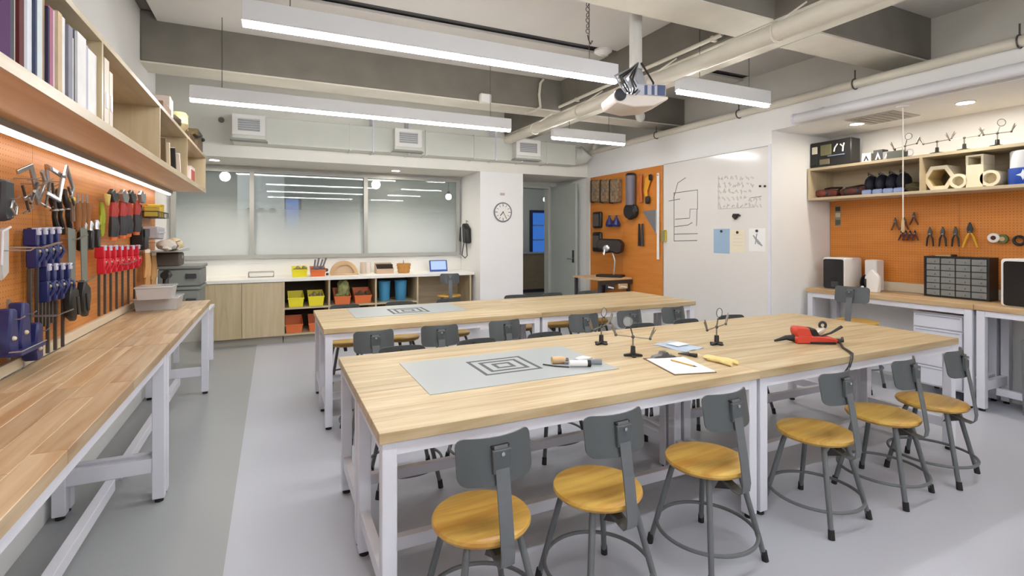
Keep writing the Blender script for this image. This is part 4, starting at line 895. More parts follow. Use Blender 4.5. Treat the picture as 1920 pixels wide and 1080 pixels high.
# ================================================================== RIGHT WALL: pegboard, whiteboard
def rw(name, label, cat, u, v, group=None): p = onx(u, v, XR-.03); return thing(name, label, cat, (XR-.016, p.y, p.z), PI/2, group)
rp = thing('pegboard', 'tall orange pegboard of tools on the rear right wall', 'pegboard', (XR, 0, 0))
y0 = onx(1243, 400, XR).y; y1 = 7.28
for a, b in ((y0, (y0+y1)/2-.001), ((y0+y1)/2+.001, y1)): obj('panel', B(-.015, 0, a, b, .40, 2.47), PEGR, rp, False)
obj('edge_strip', B(-.018, 0, y0-.012, y0, .40, 2.47), mat('edge_tan', '#c98a50', .5), rp, False)
PAT = mat('patterned_cloth', '#8a7358', .8, noise=.45, nscale=22); PATD = mat('dark_leather', '#33281f', .7)
for i, u in enumerate((1122, 1140, 1158)):
    t = rw('tool_pouch', ORD[i]+' patterned tool pouch from the left at the top of the rear pegboard', 'pouch', u, 357, 'patterned pouches')
    obj('pouch_body', B(-.10, .10, 0, .09, -.19, .17, bev=.012), PAT, t); obj('side_strap', B(.10, .15, .01, .08, -.20, .18, bev=.01), PATD, t); obj('buckle', B(-.03, .03, .09, .10, -.03, .02), STEEL, t, False); obj('peg_hook', MB().tube([(0, 0, .17), (0, .06, .17), (0, .065, .2)], .005, 6), STEEL, t)
t = rw('leaf_blower', 'long slate-blue tool with black round end on the rear pegboard', 'tool', 1189, 360)
obj('long_body', MB().tube([(0, .08, .24), (0, .08, -.20)], [.075, .07], 14), mat('slate', '#6e6a74', .5), t); obj('top_cap', MB().tube([(0, .08, .24), (0, .08, .28)], [.08, .06], 14), BLACK, t)
obj('round_end', MB().lathe([(.0, 0), (.11, .0), (.13, .04), (.11, .11), (0, .12)], 20, M=Matrix.Translation((.01, .12, -.29)) @ R90), BLACK, t); obj('side_handle', MB().tube([(-.11, .08, -.22), (-.14, .08, -.30)], .018, 8), DARK, t)
t = rw('orange_strap', 'rusty orange strap beside the slate tool on the rear pegboard', 'strap', 1203, 355); obj('strap', MB().tube([(0, .03, .22), (.0, .05, .0), (-.03, .05, -.20)], [.035, .04, .03], 8, flat=.5), mat('rust', '#b5602a', .7), t); obj('peg_hook', MB().tube([(0, 0, .2), (0, .06, .2)], .005, 6), STEEL, t)
t = rw('yellow_saw', 'yellow-handled saw with black grip on the rear pegboard', 'saw', 1216, 355)
obj('saw_frame', MB().prism([(-.05, .20), (.04, .16), (.06, -.02), (.03, -.16), (-.02, -.17), (.0, -.02), (-.06, .10)], .02, bev=.005, M=Matrix.Translation((0, .03, 0))), mat('amber', '#e0a02c', .5), t); obj('black_grip', B(-.05, .03, .02, .06, -.21, -.10, bev=.012), BLACK, t); obj('black_tip', B(-.09, -.03, .02, .05, .12, .21, bev=.01), BLACK, t)
for i, v in enumerate((413, 453)):
    t = rw('black_tray', ['upper', 'lower'][i]+' black rounded case at the left of the rear pegboard', 'case', 1121, v, 'black cases'); obj('case_body', B(-.13, .11, 0, .06, -.17+.04*(1-i), .16-.02*(1-i), bev=.03, seg=3), BLACK, t); obj('panel', B(-.09, .08, .06, .064, -.10, .10, bev=.002), mat('case_panel', '#5b514a', .6), t)
for i, u in enumerate((1148, 1161)):
    t = rw('navy_pear_tool', ['left', 'right'][i]+' navy pear-shaped blower bulb on the rear pegboard', 'bulb', u, 415, 'navy bulbs'); obj('bulb', MB().lathe([(0, -.09), (.05, -.085), (.065, -.05), (.05, .0), (.022, .05), (.015, .09), (0, .1)], 16, M=Matrix.Translation((0, .07, 0))), NAVY, t); obj('peg_hook', MB().tube([(0, 0, .09), (0, .08, .09)], .005, 6), STEEL, t)
t = rw('set_square', 'grey steel set square on the rear pegboard', 'set square', 1218, 415); obj('square_plate', MB().prism([(-.15, .16), (.14, .15), (-.14, -.17)], .006, M=Matrix.Translation((0, .02, 0))), mat('square_grey', '#77757a', .5), t, False); obj('rule_edge', B(-.155, -.145, .018, .03, -.17, .16), STEEL, t, False)
for i, (u, c) in enumerate(((1200, BLACK), (1206, DARK))):
    t = rw('file_tool', ['left', 'right'][i]+' slim dark file hanging on the rear pegboard', 'file', u, 441, 'slim files'); obj('file_blade', MB().tube([(0, .03, .17), (0, .03, -.16)], [.014, .02], 8), c, t); obj('file_edge', B(-.006, .022, .028, .034, -.15, .15), TANW, t, False)
t = rw('white_rule', 'long white straightedge at the right edge of the rear pegboard', 'ruler', 1234, 404); obj('rule', B(-.025, .025, .01, .02, -.62, .60, bev=.003), mat('rule_white', '#f2efe9', .5), t, False); obj('hang_knob', MB().ball((0, .02, .57), .012), STEEL, t)
# vise on its pedestal, on a small side table
sd = thing('side_table', 'small plank side table with clutter in the corner by the doorway', 'table', (4.31, 6.15, -.02)); 
obj('table_top', B(0, .60, 0, .72, .84, .865, bev=.003), TANW, sd, False); obj('edge_band', B(-.01, .60, -.012, 0, .775, .84), mat('dark_band', '#3a2d22', .7), sd, False)
for lx in (.02, .54):
    for ly in (.02, .66): obj('leg', B(lx, lx+.04, ly, ly+.04, .02, .84), DARK, sd, False)
t = thing('bench_vise', 'black bench tool on a thin stand upon the corner side table', 'vise', (4.71, 6.42, .846), D2(-52))
obj('stand_base', B(-.20, .20, -.11, .11, 0, .035, bev=.008), BLACK, t); obj('stand_post', MB().tube([(.05, 0, .03), (.07, 0, .25), (.02, 0, .40)], .014, 8), STEEL, t)
b_ = obj('tool_body', MB().prism([(-.22, .51), (-.20, .44), (-.13, .42), (-.08, .36), (.05, .38), (.11, .35), (.19, .38), (.21, .52), (.15, .58), (-.16, .59)], .15, bev=.02, M=Matrix.Translation((0, -.085, 0))), mat('vise_black', '#2a211c', .5), t); obj('chrome_jaw', MB().lathe([(.05, 0), (.05, .05), (.03, .06), (0, .06)], 14, M=Matrix.Translation((-.03, -.085, .44)) @ R90), STEEL, b_); obj('crank', MB().tube([(-.05, -.13, .43), (-.06, -.15, .34)], .016, 8), STEEL, b_)
for i, (dx, hh, m_) in enumerate(((.10, .04, DARK), (.33, .05, TANW))):
    q = thing('tool_tray', ['black', 'tan'][i]+' clutter tray hanging under the corner side table edge', 'tray', (4.30+dx, 6.135, .69)); obj('tray_body', B(0, .16, -.04, 0, 0, .075, bev=.006), m_, q); obj('tray_handle', MB().tube([(.03, -.045, .04), (.12, -.05, .02)], .012, 6), WHITE, q)
# yellow block on the whiteboard edge
t = rw('yellow_eraser', 'yellow eraser on the whiteboard edge beside the straightedge', 'eraser', 1246, 442); obj('eraser_body', B(-.03, .03, .0, .04, -.08, .08, bev=.006), mat('eraser_yellow', '#d5c243', .6), t); obj('felt', B(-.03, .03, .04, .05, -.075, .075), mat('felt_grey', '#8f8c60', .9), t, False)
# whiteboard
wy0, wy1 = onx(1442, 400, XR).y, y0-.03
wb = thing('whiteboard', 'full-height whiteboard with marker drawings on the right wall', 'whiteboard', (XR, 0, 0))
obj('board', B(-.012, 0, wy0, wy1, .35, 2.47), mat('whiteboard_gloss', '#e4e1dd', .16), wb, False)
obj('side_trim', B(-.016, 0, wy0-.03, wy0, .35, 2.49), STEELW, wb, False); obj('top_trim', B(-.016, 0, wy0, wy1, 2.47, 2.478), mat('trim_grey', '#a9a6a2', .5), wb, False)
INK = mat('ink', '#55585a', .7); INKF = mat('faded_ink', '#c9c7c4', .8)
def stroke(pts, m_=INK, r=.004):
    P = [onx(u, v, XR-.0125) for u, v in pts]; P = [Vector((p.x-XR, p.y, p.z)) for p in P]
    obj('marker_line', MB().tube(P, r, 6), m_, wb)
for pts in ([(1263, 372), (1271, 343), (1286, 333)], [(1263, 362), (1308, 356), (1308, 392), (1294, 392), (1293, 409), (1266, 411)], [(1264, 362), (1264, 452)], [(1307, 392), (1306, 424)], [(1254, 377), (1275, 373)], [(1265, 425), (1290, 422), (1298, 417)], [(1264, 439), (1308, 438)], [(1264, 452), (1307, 451)]): stroke(pts)
rr = random.Random(3)
for k in range(5):
    v = 334+k*13; u = 1346
    while u < (1412 if k < 3 else 1425):
        L = rr.uniform(3, 7); stroke([(u, v+rr.uniform(-4, 4)), (u+L*.4, v-rr.uniform(-1, 6)), (u+L*.7, v+rr.uniform(-3, 5)), (u+L, v+rr.uniform(-4, 4))], INKF, .007); u += L+rr.uniform(2, 5)
stroke([(1347, 330), (1347, 392), (1415, 388), (1420, 372)], INKF, .005); stroke([(1408, 371), (1428, 368)], INK, .003)
for i, (a, b, c, d, col, lab) in enumerate(((1338, 1368, 429, 475, '#9fb9d3', 'pale blue sheet pinned to the whiteboard'), (1369, 1397, 431, 473, '#e9dfc8', 'cream note sheet pinned to the whiteboard'), (1404, 1435, 428, 471, '#eeeeec', 'white sheet with a grey sketch pinned to the whiteboard'))):
    pa, pb2 = onx(a, c, XR-.014), onx(b, d, XR-.014); z1, z0 = onx((a+b)/2, c, XR).z, onx((a+b)/2, d, XR).z
    t = thing('pinned_sheet', lab, 'paper', (XR-.0125, (pa.y+pb2.y)/2, z0), PI/2); hw = abs(pa.y-pb2.y)/2
    obj('sheet', B(-hw, hw, 0, .0015, 0, z1-z0), mat('sheet%d' % i, col, .8), t, False); obj('magnet', MB().lathe([(.016, 0), (.016, .008), (0, .01)], 12, M=Matrix.Translation((0, .0015, z1-z0-.03)) @ Matrix.Rotation(-PI/2, 4, 'X')), DARK, t)
    if i == 1:
        for k in range(4): obj('note_line', B(-hw*.7, hw*.6, .0015, .0022, .08+k*.04, .084+k*.04), INKF, t, False)
    if i == 2: obj('sketch', MB().tube([(.05, .002, .18), (-.02, .002, .10), (-.07, .002, .06)], [.006, .018, .006], 6, flat=.2).tube([(-.0, .002, .2), (.02, .002, .08)], .006, 6), mat('sketch_grey', '#9aa0a2', .8), t)
t = rw('magnet_clip', 'black magnetic clip above the pinned sheets on the whiteboard', 'magnet', 1379, 406); obj('clip_body', MB().prism([(-.05, .03), (.03, .035), (.045, .0), (.0, -.04), (-.03, -.01)], .03, bev=.006), BLACK, t); obj('clip_tab', B(-.06, -.04, .0, .02, .0, .02), DARK, t, False)
for i, u in enumerate((1424, 1433)):
    t = rw('pin_magnet', ['left', 'right'][i]+' tiny black magnet at the right of the whiteboard', 'magnet', u, 349); obj('pin', MB().lathe([(.012, 0), (.012, .012), (.006, .016), (0, .016)], 12, M=Matrix.Rotation(-PI/2, 4, 'X')), BLACK, t); obj('pin_cap', MB().ball((0, .016, 0), .007), DARK, t)

# ================================================================== THE NICHE: pegboard, shelf, machines
NX = 5.95
npb = thing('pegboard', 'orange pegboard behind the niche bench', 'pegboard', (NX, 0, 0))
for a, b in ((-1.2, .05), (.053, 1.30), (1.303, 2.55), (2.553, 3.79)): obj('panel', B(-.018, 0, a, b, 1.0, 1.885), PEGR, npb, False)
obj('ledge', B(-.024, 0, -1.2, 3.79, .902, .998, bev=.002), mat('pale_ledge2', '#dccfb8', .5), npb, False)
ns = thing('wall_shelf', 'plywood wall shelf of open cubbies high in the niche on the right', 'shelf', (0, 0, 0)); NS0, NS1 = 5.52, NX-.001
obj('bottom_board', B(NS0, NS1, -1.2, 3.785, 1.885, 1.913, bev=.001), PLYY, ns, False); obj('top_board', B(NS0, NS1, -1.2, 3.785, 2.222, 2.25, bev=.001), PLYY, ns, False)
for y in (-1.19, .45, 1.56, 2.67, 3.773): obj('divider', B(NS0, NS1, y-.012, y+.012, 1.913, 2.222), PLYZ, ns, False)
obj('back_panel', B(NS1-.008, NS1, -1.18, 3.76, 1.913, 2.222), PLYY, ns, False)
def nz(u, v, x): return onx(u, v, x)
def niche(name, label, cat, u, x, z, group=None): p = onx(u, 300, x); return thing(name, label, cat, (x, p.y, z), PI/2, group)
# shelf cubby contents (local y points to the room, -X; local x to +Y i.e. left in the picture)
WINE = mat('wine_cloth', '#7c4038', .8, noise=.3, nscale=18)
for i, (u, c) in enumerate(((1550, WINE), (1606, mat('wine_dark', '#5c3330', .8, noise=.3, nscale=18)))):
    t = niche('goggles', ['left', 'right'][i]+' reddish pair of safety goggles in the niche shelf', 'goggles', u, 5.72, 1.913, 'reddish goggles')
    m = MB(); m.tube([(-.11, .03, .05), (-.03, .07, .055), (.03, .07, .055), (.11, .03, .05), (.10, -.06, .045), (-.10, -.06, .045)], .042, 10, closed=True); obj('frame', m, c, t)
    for s in (-.045, .045): obj('goggle_lens', MB().ball((s, .085, .055), .035, 1, .5, 1), DARK, t)
    obj('strap', MB().tube([(-.12, .0, .07), (-.14, -.05, .11), (.0, -.08, .12), (.14, -.05, .10), (.12, .0, .07)], .012, 6), PATD, t)
for i, u in enumerate((1632, 1652, 1672, 1692)):
    t = niche('face_mask', ORD[i]+' navy mask with pale blue front from the left in the niche shelf', 'mask', u, 5.70, 1.913, 'navy masks')
    obj('shell', MB()._merge(wobble_blob((0, -.03, .105), (.055, .10, .11), seed=3, amt=.04)), mat('mask_navy', '#14182a', .6), t); obj('pale_front', B(-.05, .045, .05, .085, .0, .055, bev=.012), mat('mask_blue', '#8ea2d2', .5), t); obj('strap', MB().tube([(-.03, .0, .2), (.0, .04, .23), (.03, -.02, .215)], .008, 6), DSTEEL, t)
t = niche('cloth_heap', 'small olive cloth heap beside the shelf divider', 'cloth', 1716, 5.72, 1.913); obj('heap', MB()._merge(wobble_blob((0, 0, .05), (.09, .08, .055), seed=9)), mat('olive_dark', '#5a5238', .9), t); obj('fold', MB().tube([(-.08, .05, .03), (0, .07, .06), (.08, .05, .03)], .015, 6), mat('olive_dark', '#5a5238'), t)
IVORY = mat('ivory', '#e9dec2', .55, noise=.04)
def ringpoly(n, R, r, d, a0=0):
    t = bmesh.new(); V = []
    for rad in (R, r):
        for y in (0, d): V.append([t.verts.new((rad*math.cos(a0+2*PI*k/n), y, rad*math.sin(a0+2*PI*k/n))) for k in range(n)])
    for k in range(n):
        j = (k+1) % n
        t.faces.new((V[0][k], V[0][j], V[1][j], V[1][k])); t.faces.new((V[2][k], V[3][k], V[3][j], V[2][j])); t.faces.new((V[1][k], V[1][j], V[3][j], V[3][k])); t.faces.new((V[0][k], V[2][k], V[2][j], V[0][j]))
    bmesh.ops.recalc_face_normals(t, faces=t.faces); return t
t = niche('hexagon_tube', 'hollow ivory hexagonal form in the niche shelf', 'form', 1760, 5.58, 1.913); obj('hex_shell', MB()._merge(ringpoly(6, .128, .09, -.22), Matrix.Translation((0, .0, .112))), IVORY, t, False); obj('liner', MB()._merge(ringpoly(6, .089, .085, -.2), Matrix.Translation((0, -.008, .112))), mat('liner_tan', '#cdb37a', .6), t, False)
for i, (u, R) in enumerate(((1796, .066), (1856, .070))):
    t = niche('round_tube', ['left', 'right'][i]+' short ivory round tube lying in the niche shelf', 'tube', u, 5.56, 1.913, 'ivory round tubes'); obj('tube_shell', MB()._merge(ringpoly(20, R, R*.66, -.2), Matrix.Translation((0, 0, R))), IVORY, t); obj('end_disc', MB().lathe([(R*.64, 0), (R*.64, .004), (0, .004)], 20, M=Matrix.Translation((0, -.06, R)) @ R90), mat('disc_tan', '#cfc1a0', .6), t)
t = niche('box_form', 'tall ivory box form with a square opening in the niche shelf', 'form', 1827, 5.56, 1.913); obj('box_shell', MB().box(-.062, .062, -.20, .0, 0, .20, bev=.004).box(-.062, -.045, -.2, 0, .20, .285).box(.045, .062, -.2, 0, .2, .285).box(-.045, .045, -.2, 0, .27, .285), IVORY, t, False); obj('opening_back', B(-.045, .045, -.19, -.18, .2, .27), mat('opening_tan', '#b6a67a', .7), t, False)
p = onx(1912, 300, 5.6); t = thing('blue_canister', 'blue and white canister at the right edge of the niche shelf', 'canister', (5.62, p.y-.03, 1.913), PI/2); obj('blue_base', MB().lathe([(0, 0), (.10, 0), (.105, .02), (.105, .13), (.1, .135), (0, .135)], 24), mat('royal_blue', '#1747a8', .35), t); obj('white_top', MB().lathe([(.095, .135), (.095, .27), (.085, .28), (0, .28)], 24), mat('canister_white', '#dadde2', .4), t)
m = MB(); m.prism([(0, .045), (.012, .012), (.045, .0), (.012, -.012), (0, -.045), (-.012, -.012), (-.045, 0), (-.012, .012)], .003, M=Matrix.Translation((-.02, .103, .075))); obj('white_star', m, mat('star_white', '#e9eefa', .5), t, False)
# shelf top: black open case, small boxes, third-hand stands
t = niche('tool_case', 'black open tool case standing on the niche shelf top against the side wall', 'case', 1556, 5.58, 2.25)
ob = obj('case_shell', B(-.23, .23, -.16, 0, 0, .29, bev=.008), BLACK, t)
for (a, b, c, d, col) in ((-.02+.20-.04, .20, .16, .24, '#d6d2bb'), (-.02, .10, .13, .25, '#6d6c4c'), (.0, .11, .03, .09, '#6f6a55'), (.14, .21, .03, .12, '#20241f')): obj('insert', B(a, b, 0, .012, c, d, bev=.003), mat('ins'+col, col, .6), ob, False)
for pts in ([(-.05, .008, .16), (-.06, .01, .20), (-.09, .01, .24)], [(-.12, .01, .23), (-.15, .01, .20), (-.16, .01, .24)], [(-.15, .01, .20), (-.145, .01, .15)]): obj('white_tool', MB().tube(pts, .008, 6), mat('case_white', '#e6e6e4', .5), ob)
obj('shelf_lip', B(-.16, .02, 0, .014, .115, .125), mat('case_blue', '#7f8ca8', .5), ob, False)
for i, (u, w_, hh, c, lab) in enumerate(((1624, .09, .10, '#e2ddd6', 'small white patterned box on the niche shelf top'), (1646, .09, .12, '#3a3b3e', 'charcoal box on the niche shelf top'), (1662, .07, .09, '#8d8f92', 'grey box on the niche shelf top'))):
    t = niche('small_box', lab, 'box', u, 5.62, 2.25); obj('box_body', B(-w_/2, w_/2, -.1, 0, 0, hh, bev=.003), mat('sb%d' % i, c, .6), t, False); obj('box_mark', MB().prism([(-w_*.3, .02), (0, hh*.8), (w_*.3, .02), (w_*.15, .02), (0, hh*.5), (-w_*.15, .02)], .002), (DARK if i == 0 else STEELW), t, False)
t = niche('grey_caliper_case', 'dark grey pouch with a ring on the niche shelf top', 'pouch', 1680, 5.60, 2.25); obj('pouch', B(-.07, .09, -.08, 0, 0, .085, bev=.01), mat('pouch_grey', '#4f5350', .6), t); obj('ring', MB().ring((-.10, -.03, .05), .035, .007, 'y', 20, 6), STEELW, t); obj('knob', MB().lathe([(.008, .085), (.008, .11), (.012, .115), (0, .12)], 10, M=Matrix.Translation((.03, -.04, 0))), BLACK, t)
BRASS = mat('nickel_rod', '#8a8378', .35, metal=.7)
def third_hand(label, loc, rz, s=1.0, lens=True, flip=1):
    t = thing('helping_hand', label, 'helping hand', loc, rz, 'helping-hand clamp stands')
    b = obj('base', MB().prism([(-.055, 0), (.055, 0), (.055, .012), (.014, .018), (.012, .062), (-.012, .062), (-.014, .018), (-.055, .012)], .022, bev=.003, M=Matrix.Translation((0, -.011, 0))), BLACK, t)
    obj('base_foot', B(-.011, .011, -.045, .045, 0, .012, bev=.003), BLACK, b)
    obj('post', MB().tube([(0, 0, .055), (0, 0, .115)], .005, 8), BRASS, t); obj('joint', MB().ball((0, 0, .115), .011), DSTEEL, t)
    obj('cross_rod', MB().tube([(-.10*flip, 0, .105), (.10*flip, 0, .125)], .0035, 8), BRASS, t)
    for k, sx in enumerate((-1, 1)):
        x = .10*sx*flip; z = .115+.010*sx
        a = obj('arm_joint', MB().ball((x, 0, z), .009), DSTEEL, t)
        dx = .035*sx*flip
        obj('crocodile_clip', MB().tube([(x, 0, z), (x+dx*.4, 0, z+.035), (x+dx*.7, 0, z+.07)], [.006, .008, .003], 8).tube([(x+dx*.2, .0, z+.015), (x+dx, .0, z+.055)], [.005, .002], 6), BRASS, a)
    if lens:
        l = obj('magnifier_rim', MB().ring((.03*flip, 0, .205), .030, .0028, 'y', 24, 6).tube([(.0, 0, .118), (.015*flip, 0, .172)], .004, 6), DSTEEL, t)
        obj('magnifier_lens', MB().lathe([(.032, -.002), (.032, .002), (0, .003)], 24, M=Matrix.Translation((.03*flip, 0, .205)) @ R90), clearplastic('lens_glass_%s' % label[:6], '#e6eeee', .18), l)
    return t
for i, (u, ls) in enumerate(((1697, True), (1757, False), (1808, False), (1870, True))):
    p = onx(u, 290, 5.60); third_hand(ORD[i]+' helping-hand stand from the left on the niche shelf top', (5.60, p.y, 2.25), PI/2+.3*i, lens=ls, flip=-1)
# bench machines
def printer(label, y, x=5.52, W=.235, H=.35, D=.30):
    t = thing('desktop_printer', label, 'printer', (x, y, NH), PI/2, 'desktop printers')
    WP = mat('printer_white', '#eceae8', .4)
    b = obj('body', MB().prism(roundrect(W, H-.004, .024, 3, 0, H/2), -D, bev=.004), WP, t)
    f = obj('front_door', MB().prism(roundrect(W*.92, H*.92, .02, 3, 0, H*.485), .012, bev=.003), mat('printer_black', '#1c1c1f', .2), t)
    obj('window', B(-.06, .02, .012, .0135, .03, .09), mat('printer_window', '#3c3f40', .2), f, False)
    return t
printer('white desktop 3D printer with black door at the left of the niche bench', onx(1563, 520, 5.52).y)
p = onx(1617, 520, 5.60)
t = thing('filament_holder', 'white filament holder with a black spool behind the left printer', 'spool holder', (5.66, p.y-.05, NH), PI/2)
obj('holder_side', MB().prism([(-.06, 0), (.06, 0), (.07, .16), (.0, .24), (-.07, .16)], .05, bev=.008, M=Matrix.Translation((-.045, .02, 0))), mat('printer_white', '#eceae8'), t)
obj('spool', MB().lathe([(.085, 0), (.085, .012), (.04, .014), (.04, .05), (.085, .052), (.085, .06), (0, .06)], 28, M=Matrix.Translation((.035, .0, .088)) @ Matrix.Rotation(PI/2, 4, 'Y') @ Matrix.Translation((0, 0, -.03))), BLACK, t)
obj('spool_hub', MB().lathe([(.014, 0), (.014, .01), (0, .012)], 12, M=Matrix.Translation((.03, .09, .05)) @ Matrix.Rotation(-PI/2, 4, 'X')), WHITE, t); obj('tower', B(-.02, .10, -.20, -.06, 0, .33, bev=.01), mat('printer_white', '#eceae8'), t)
printer('large desktop 3D printer with black door at the right edge of the niche bench', 2.09-.24, 5.52, .48, .40, .36)
# drawer organiser, 4 x 6 clear drawers
ya, yb = onx(1734, 520, 5.78).y, onx(1857, 520, 5.78).y; W_ = ya-yb
og = thing('drawer_organizer', 'black parts organiser of 24 clear little drawers on the niche bench', 'organiser', (5.765, (ya+yb)/2, NH), PI/2)
H_ = .39
m = MB(); m.box(-W_/2, W_/2, -.16, -.15, 0, H_); m.box(-W_/2, -W_/2+.016, -.15, 0, 0, H_); m.box(W_/2-.016, W_/2, -.15, 0, 0, H_); m.box(-W_/2+.016, W_/2-.016, -.15, 0, 0, .014); m.box(-W_/2+.016, W_/2-.016, -.15, 0, H_-.014, H_)
cw = (W_-.032)/4; rh = (H_-.028)/6
for k in range(1, 4): m.box(-W_/2+.016+k*cw-.003, -W_/2+.016+k*cw+.003, -.15, -.004, .014, H_-.014)
for k in range(1, 6): m.box(-W_/2+.016, W_/2-.016, -.15, -.004, .014+k*rh-.0025, .014+k*rh+.0025)
obj('frame', m, BLACK, og, False)
DRW = clearplastic('drawer_clear', '#a9adae', .55); drm = MB().open_box(-cw/2+.005, cw/2-.005, -.14, 0, 0, rh-.008, .003).box(-.018, .018, 0, .012, rh*.25, rh*.45).mesh('drawer', DRW, False)
cons = [MB()._merge(wobble_blob((0, -.04, .012), (cw*.3, .035, .010+.004*k), seed=200+k)).mesh('parts', mat('parts%d' % k, ('#cfc7ba', '#77706a', '#5a4a44', '#e3dfd8')[k], .6)) for k in range(4)]
for i in range(4):
    for j in range(6):
        d = obj('drawer', drm, DRW, og, loc=(-W_/2+.016+(i+.5)*cw, -.002, .014+j*rh+.0035)); c_ = obj('parts', cons[(i*5+j*3) % 4], None, d)
t = thing('wood_offcut', 'flat pale wood offcut on top of the drawer organiser', 'offcut', (5.83, (ya+yb)/2+.12, NH+H_), PI/2); obj('offcut', B(-.07, .05, -.05, .04, 0, .014, bev=.003), TANW, t); obj('clip', B(-.10, -.06, -.02, .02, 0, .02, bev=.004), PATD, t)
# tools on the niche pegboard
def nb(name, label, cat, u, v, group=None): p = onx(u, v, NX-.03); return thing(name, label, cat, (NX-.018, p.y, p.z), PI/2, group)
def pliers(label, u, v, grip, s=1.0, up=True, spread_=.035, jaw=DSTEEL):
    t = nb('pliers', label, 'pliers', u, v, 'pliers on the niche pegboard'); f = 1 if up else -1
    obj('jaws', MB().prism([(-.014*s, 0), (.014*s, 0), (.018*s, .03*s*f), (.004*s, .075*s*f), (-.004*s, .075*s*f), (-.018*s, .03*s*f)], .012, bev=.002, M=Matrix.Translation((0, .02, 0))), jaw, t); obj('pivot', MB().ball((0, .033, .012*f), .009), STEEL, t)
    for sg in (-1, 1): obj('handle', MB().tube([(.006*sg, .026, .005*f), (.02*sg*s, .026, -.03*f*s), (spread_*sg*s, .026, -.10*f*s)], [.006, .009, .007], 8), grip, t)
    obj('peg_hook', MB().tube([(0, 0, .01), (0, .03, .01)], .003, 6), STEEL, t); return t
BRN = mat('oxblood', '#5e2b22', .6)
for i, (u, v) in enumerate(((1680, 418), (1697, 417), (1715, 408))): pliers(ORD[i]+' small dark red pliers from the left in the upper cluster', u, v, BRN if i else mat('olive_grip', '#6b4a2a', .6), .75, True, .05)
for i, u in enumerate((1692, 1700, 1708, 1717)): pliers(ORD[i]+' oxblood-handled pliers from the left in the lower fan', u, 440, BRN, .6, True, .05, BLACK)
for i, u in enumerate((1745, 1769, 1793)): pliers(ORD[i]+' black-handled cutters from the left in the row of three', u, 441, BLACK, 1.1, True, .026)
pliers('yellow-handled pliers right of the black cutters', 1820, 437, mat('grip_yellow', '#e6b81f', .5), 1.35, True, .042, DARK)
t = nb('tape_roll', 'white tape roll beside a green roll on the niche pegboard', 'tape', 1866, 446); obj('roll', MB().lathe([(.02, 0), (.042, 0), (.042, .04), (.02, .04)], 24, M=Matrix.Translation((0, .05, 0)) @ R90, cap=False), mat('tape_white', '#f3ece6', .6), t); obj('core', MB().lathe([(.0199, .001), (.0199, .039), (0, .039)], 16, M=Matrix.Translation((0, .05, 0)) @ R90), mat('core_dark', '#4a1d15', .7), t)
t = nb('green_roll', 'green tape roll on the niche pegboard', 'tape', 1881, 448); obj('roll', MB().lathe([(.02, 0), (.04, 0), (.04, .03), (.02, .03)], 24, M=Matrix.Translation((0, .035, 0)) @ R90, cap=False), mat('tape_green', '#5b6b3c', .6), t); obj('core', MB().lathe([(.0199, .001), (.0199, .029), (0, .029)], 16, M=Matrix.Translation((0, .035, 0)) @ R90), TANW, t)
t = nb('black_tape', 'black oval tape roll at the right edge of the niche pegboard', 'tape', 1913, 451); obj('roll', MB().ring((0, .03, 0), .036, .012, 'y', 28, 8), BLACK, t); obj('peg_hook', MB().tube([(0, 0, .026), (0, .06, .026)], .003, 6), STEEL, t)
t = nb('hanging_card', 'small printed card at the left end of the niche pegboard', 'card', 1570, 404); obj('card', B(-.035, .035, .0, .003, -.12, .11), mat('card_grey', '#8d8a72', .7), t, False)
for k, (a, b, c) in enumerate(((.05, .10, '#3d3a33'), (-.02, .03, '#c9c2ac'), (-.11, -.05, '#5a5c50'))): obj('card_print', B(-.028, .028, .003, .0036, a, b), mat('cp%d' % k, c, .7), t, False)

# ================================================================== ON THE TABLES
def flatquad(mb, pts, z, th): 
    t = bmesh.new(); A = [t.verts.new((p[0], p[1], z)) for p in pts]; Bq = [t.verts.new((p[0], p[1], z+th)) for p in pts]
    t.faces.new(A[::-1]); t.faces.new(Bq)
    for k in range(4): t.faces.new((A[k], A[(k+1) % 4], Bq[(k+1) % 4], Bq[k]))
    bmesh.ops.recalc_face_normals(t, faces=t.faces); return mb._merge(t)
MATG = mat('mat_grey', '#a4a9aa', .35)
# front mat with nested printed squares (its edges run with the table)
mx0, mx1, my0, my1 = .635, 1.675, 2.205, 2.815
t = thing('cutting_mat', 'grey cutting mat with printed nested squares on the front table', 'mat', (mx0, my0, TH)); obj('sheet', B(0, mx1-mx0, 0, my1-my0, 0, .003, bev=.001), MATG, t, False)
def frame(mb, cx, cy, w_, d_, b, z):
    mb.box(cx-w_/2, cx+w_/2, cy-d_/2, cy-d_/2+b, z, z+.0008); mb.box(cx-w_/2, cx+w_/2, cy+d_/2-b, cy+d_/2, z, z+.0008); mb.box(cx-w_/2, cx-w_/2+b, cy-d_/2+b, cy+d_/2-b, z, z+.0008); mb.box(cx+w_/2-b, cx+w_/2, cy-d_/2+b, cy+d_/2-b, z, z+.0008); return mb
PRINT = mat('print_black', '#4a4c4e', .6)
for k, (w_, d_, b) in enumerate(((.33, .30, .018), (.225, .20, .020), (.11, .10, .020))):
    obj('printed_square', frame(MB(), 1.142-mx0, 2.53-my0, w_, d_, b, .003), PRINT, t, False)
t = thing('cutting_mat', 'grey cutting mat with a dark printed pattern on the rear table', 'mat', (.64, 4.50, TH)); obj('sheet', B(0, 1.02, 0, .60, 0, .003, bev=.001), MATG, t, False)
for k, (w_, d_, b) in enumerate(((.34, .32, .022), (.24, .22, .022), (.12, .11, .022))): obj('printed_square', frame(MB(), .51, .235, w_, d_, b, .003), PRINT, t, False)
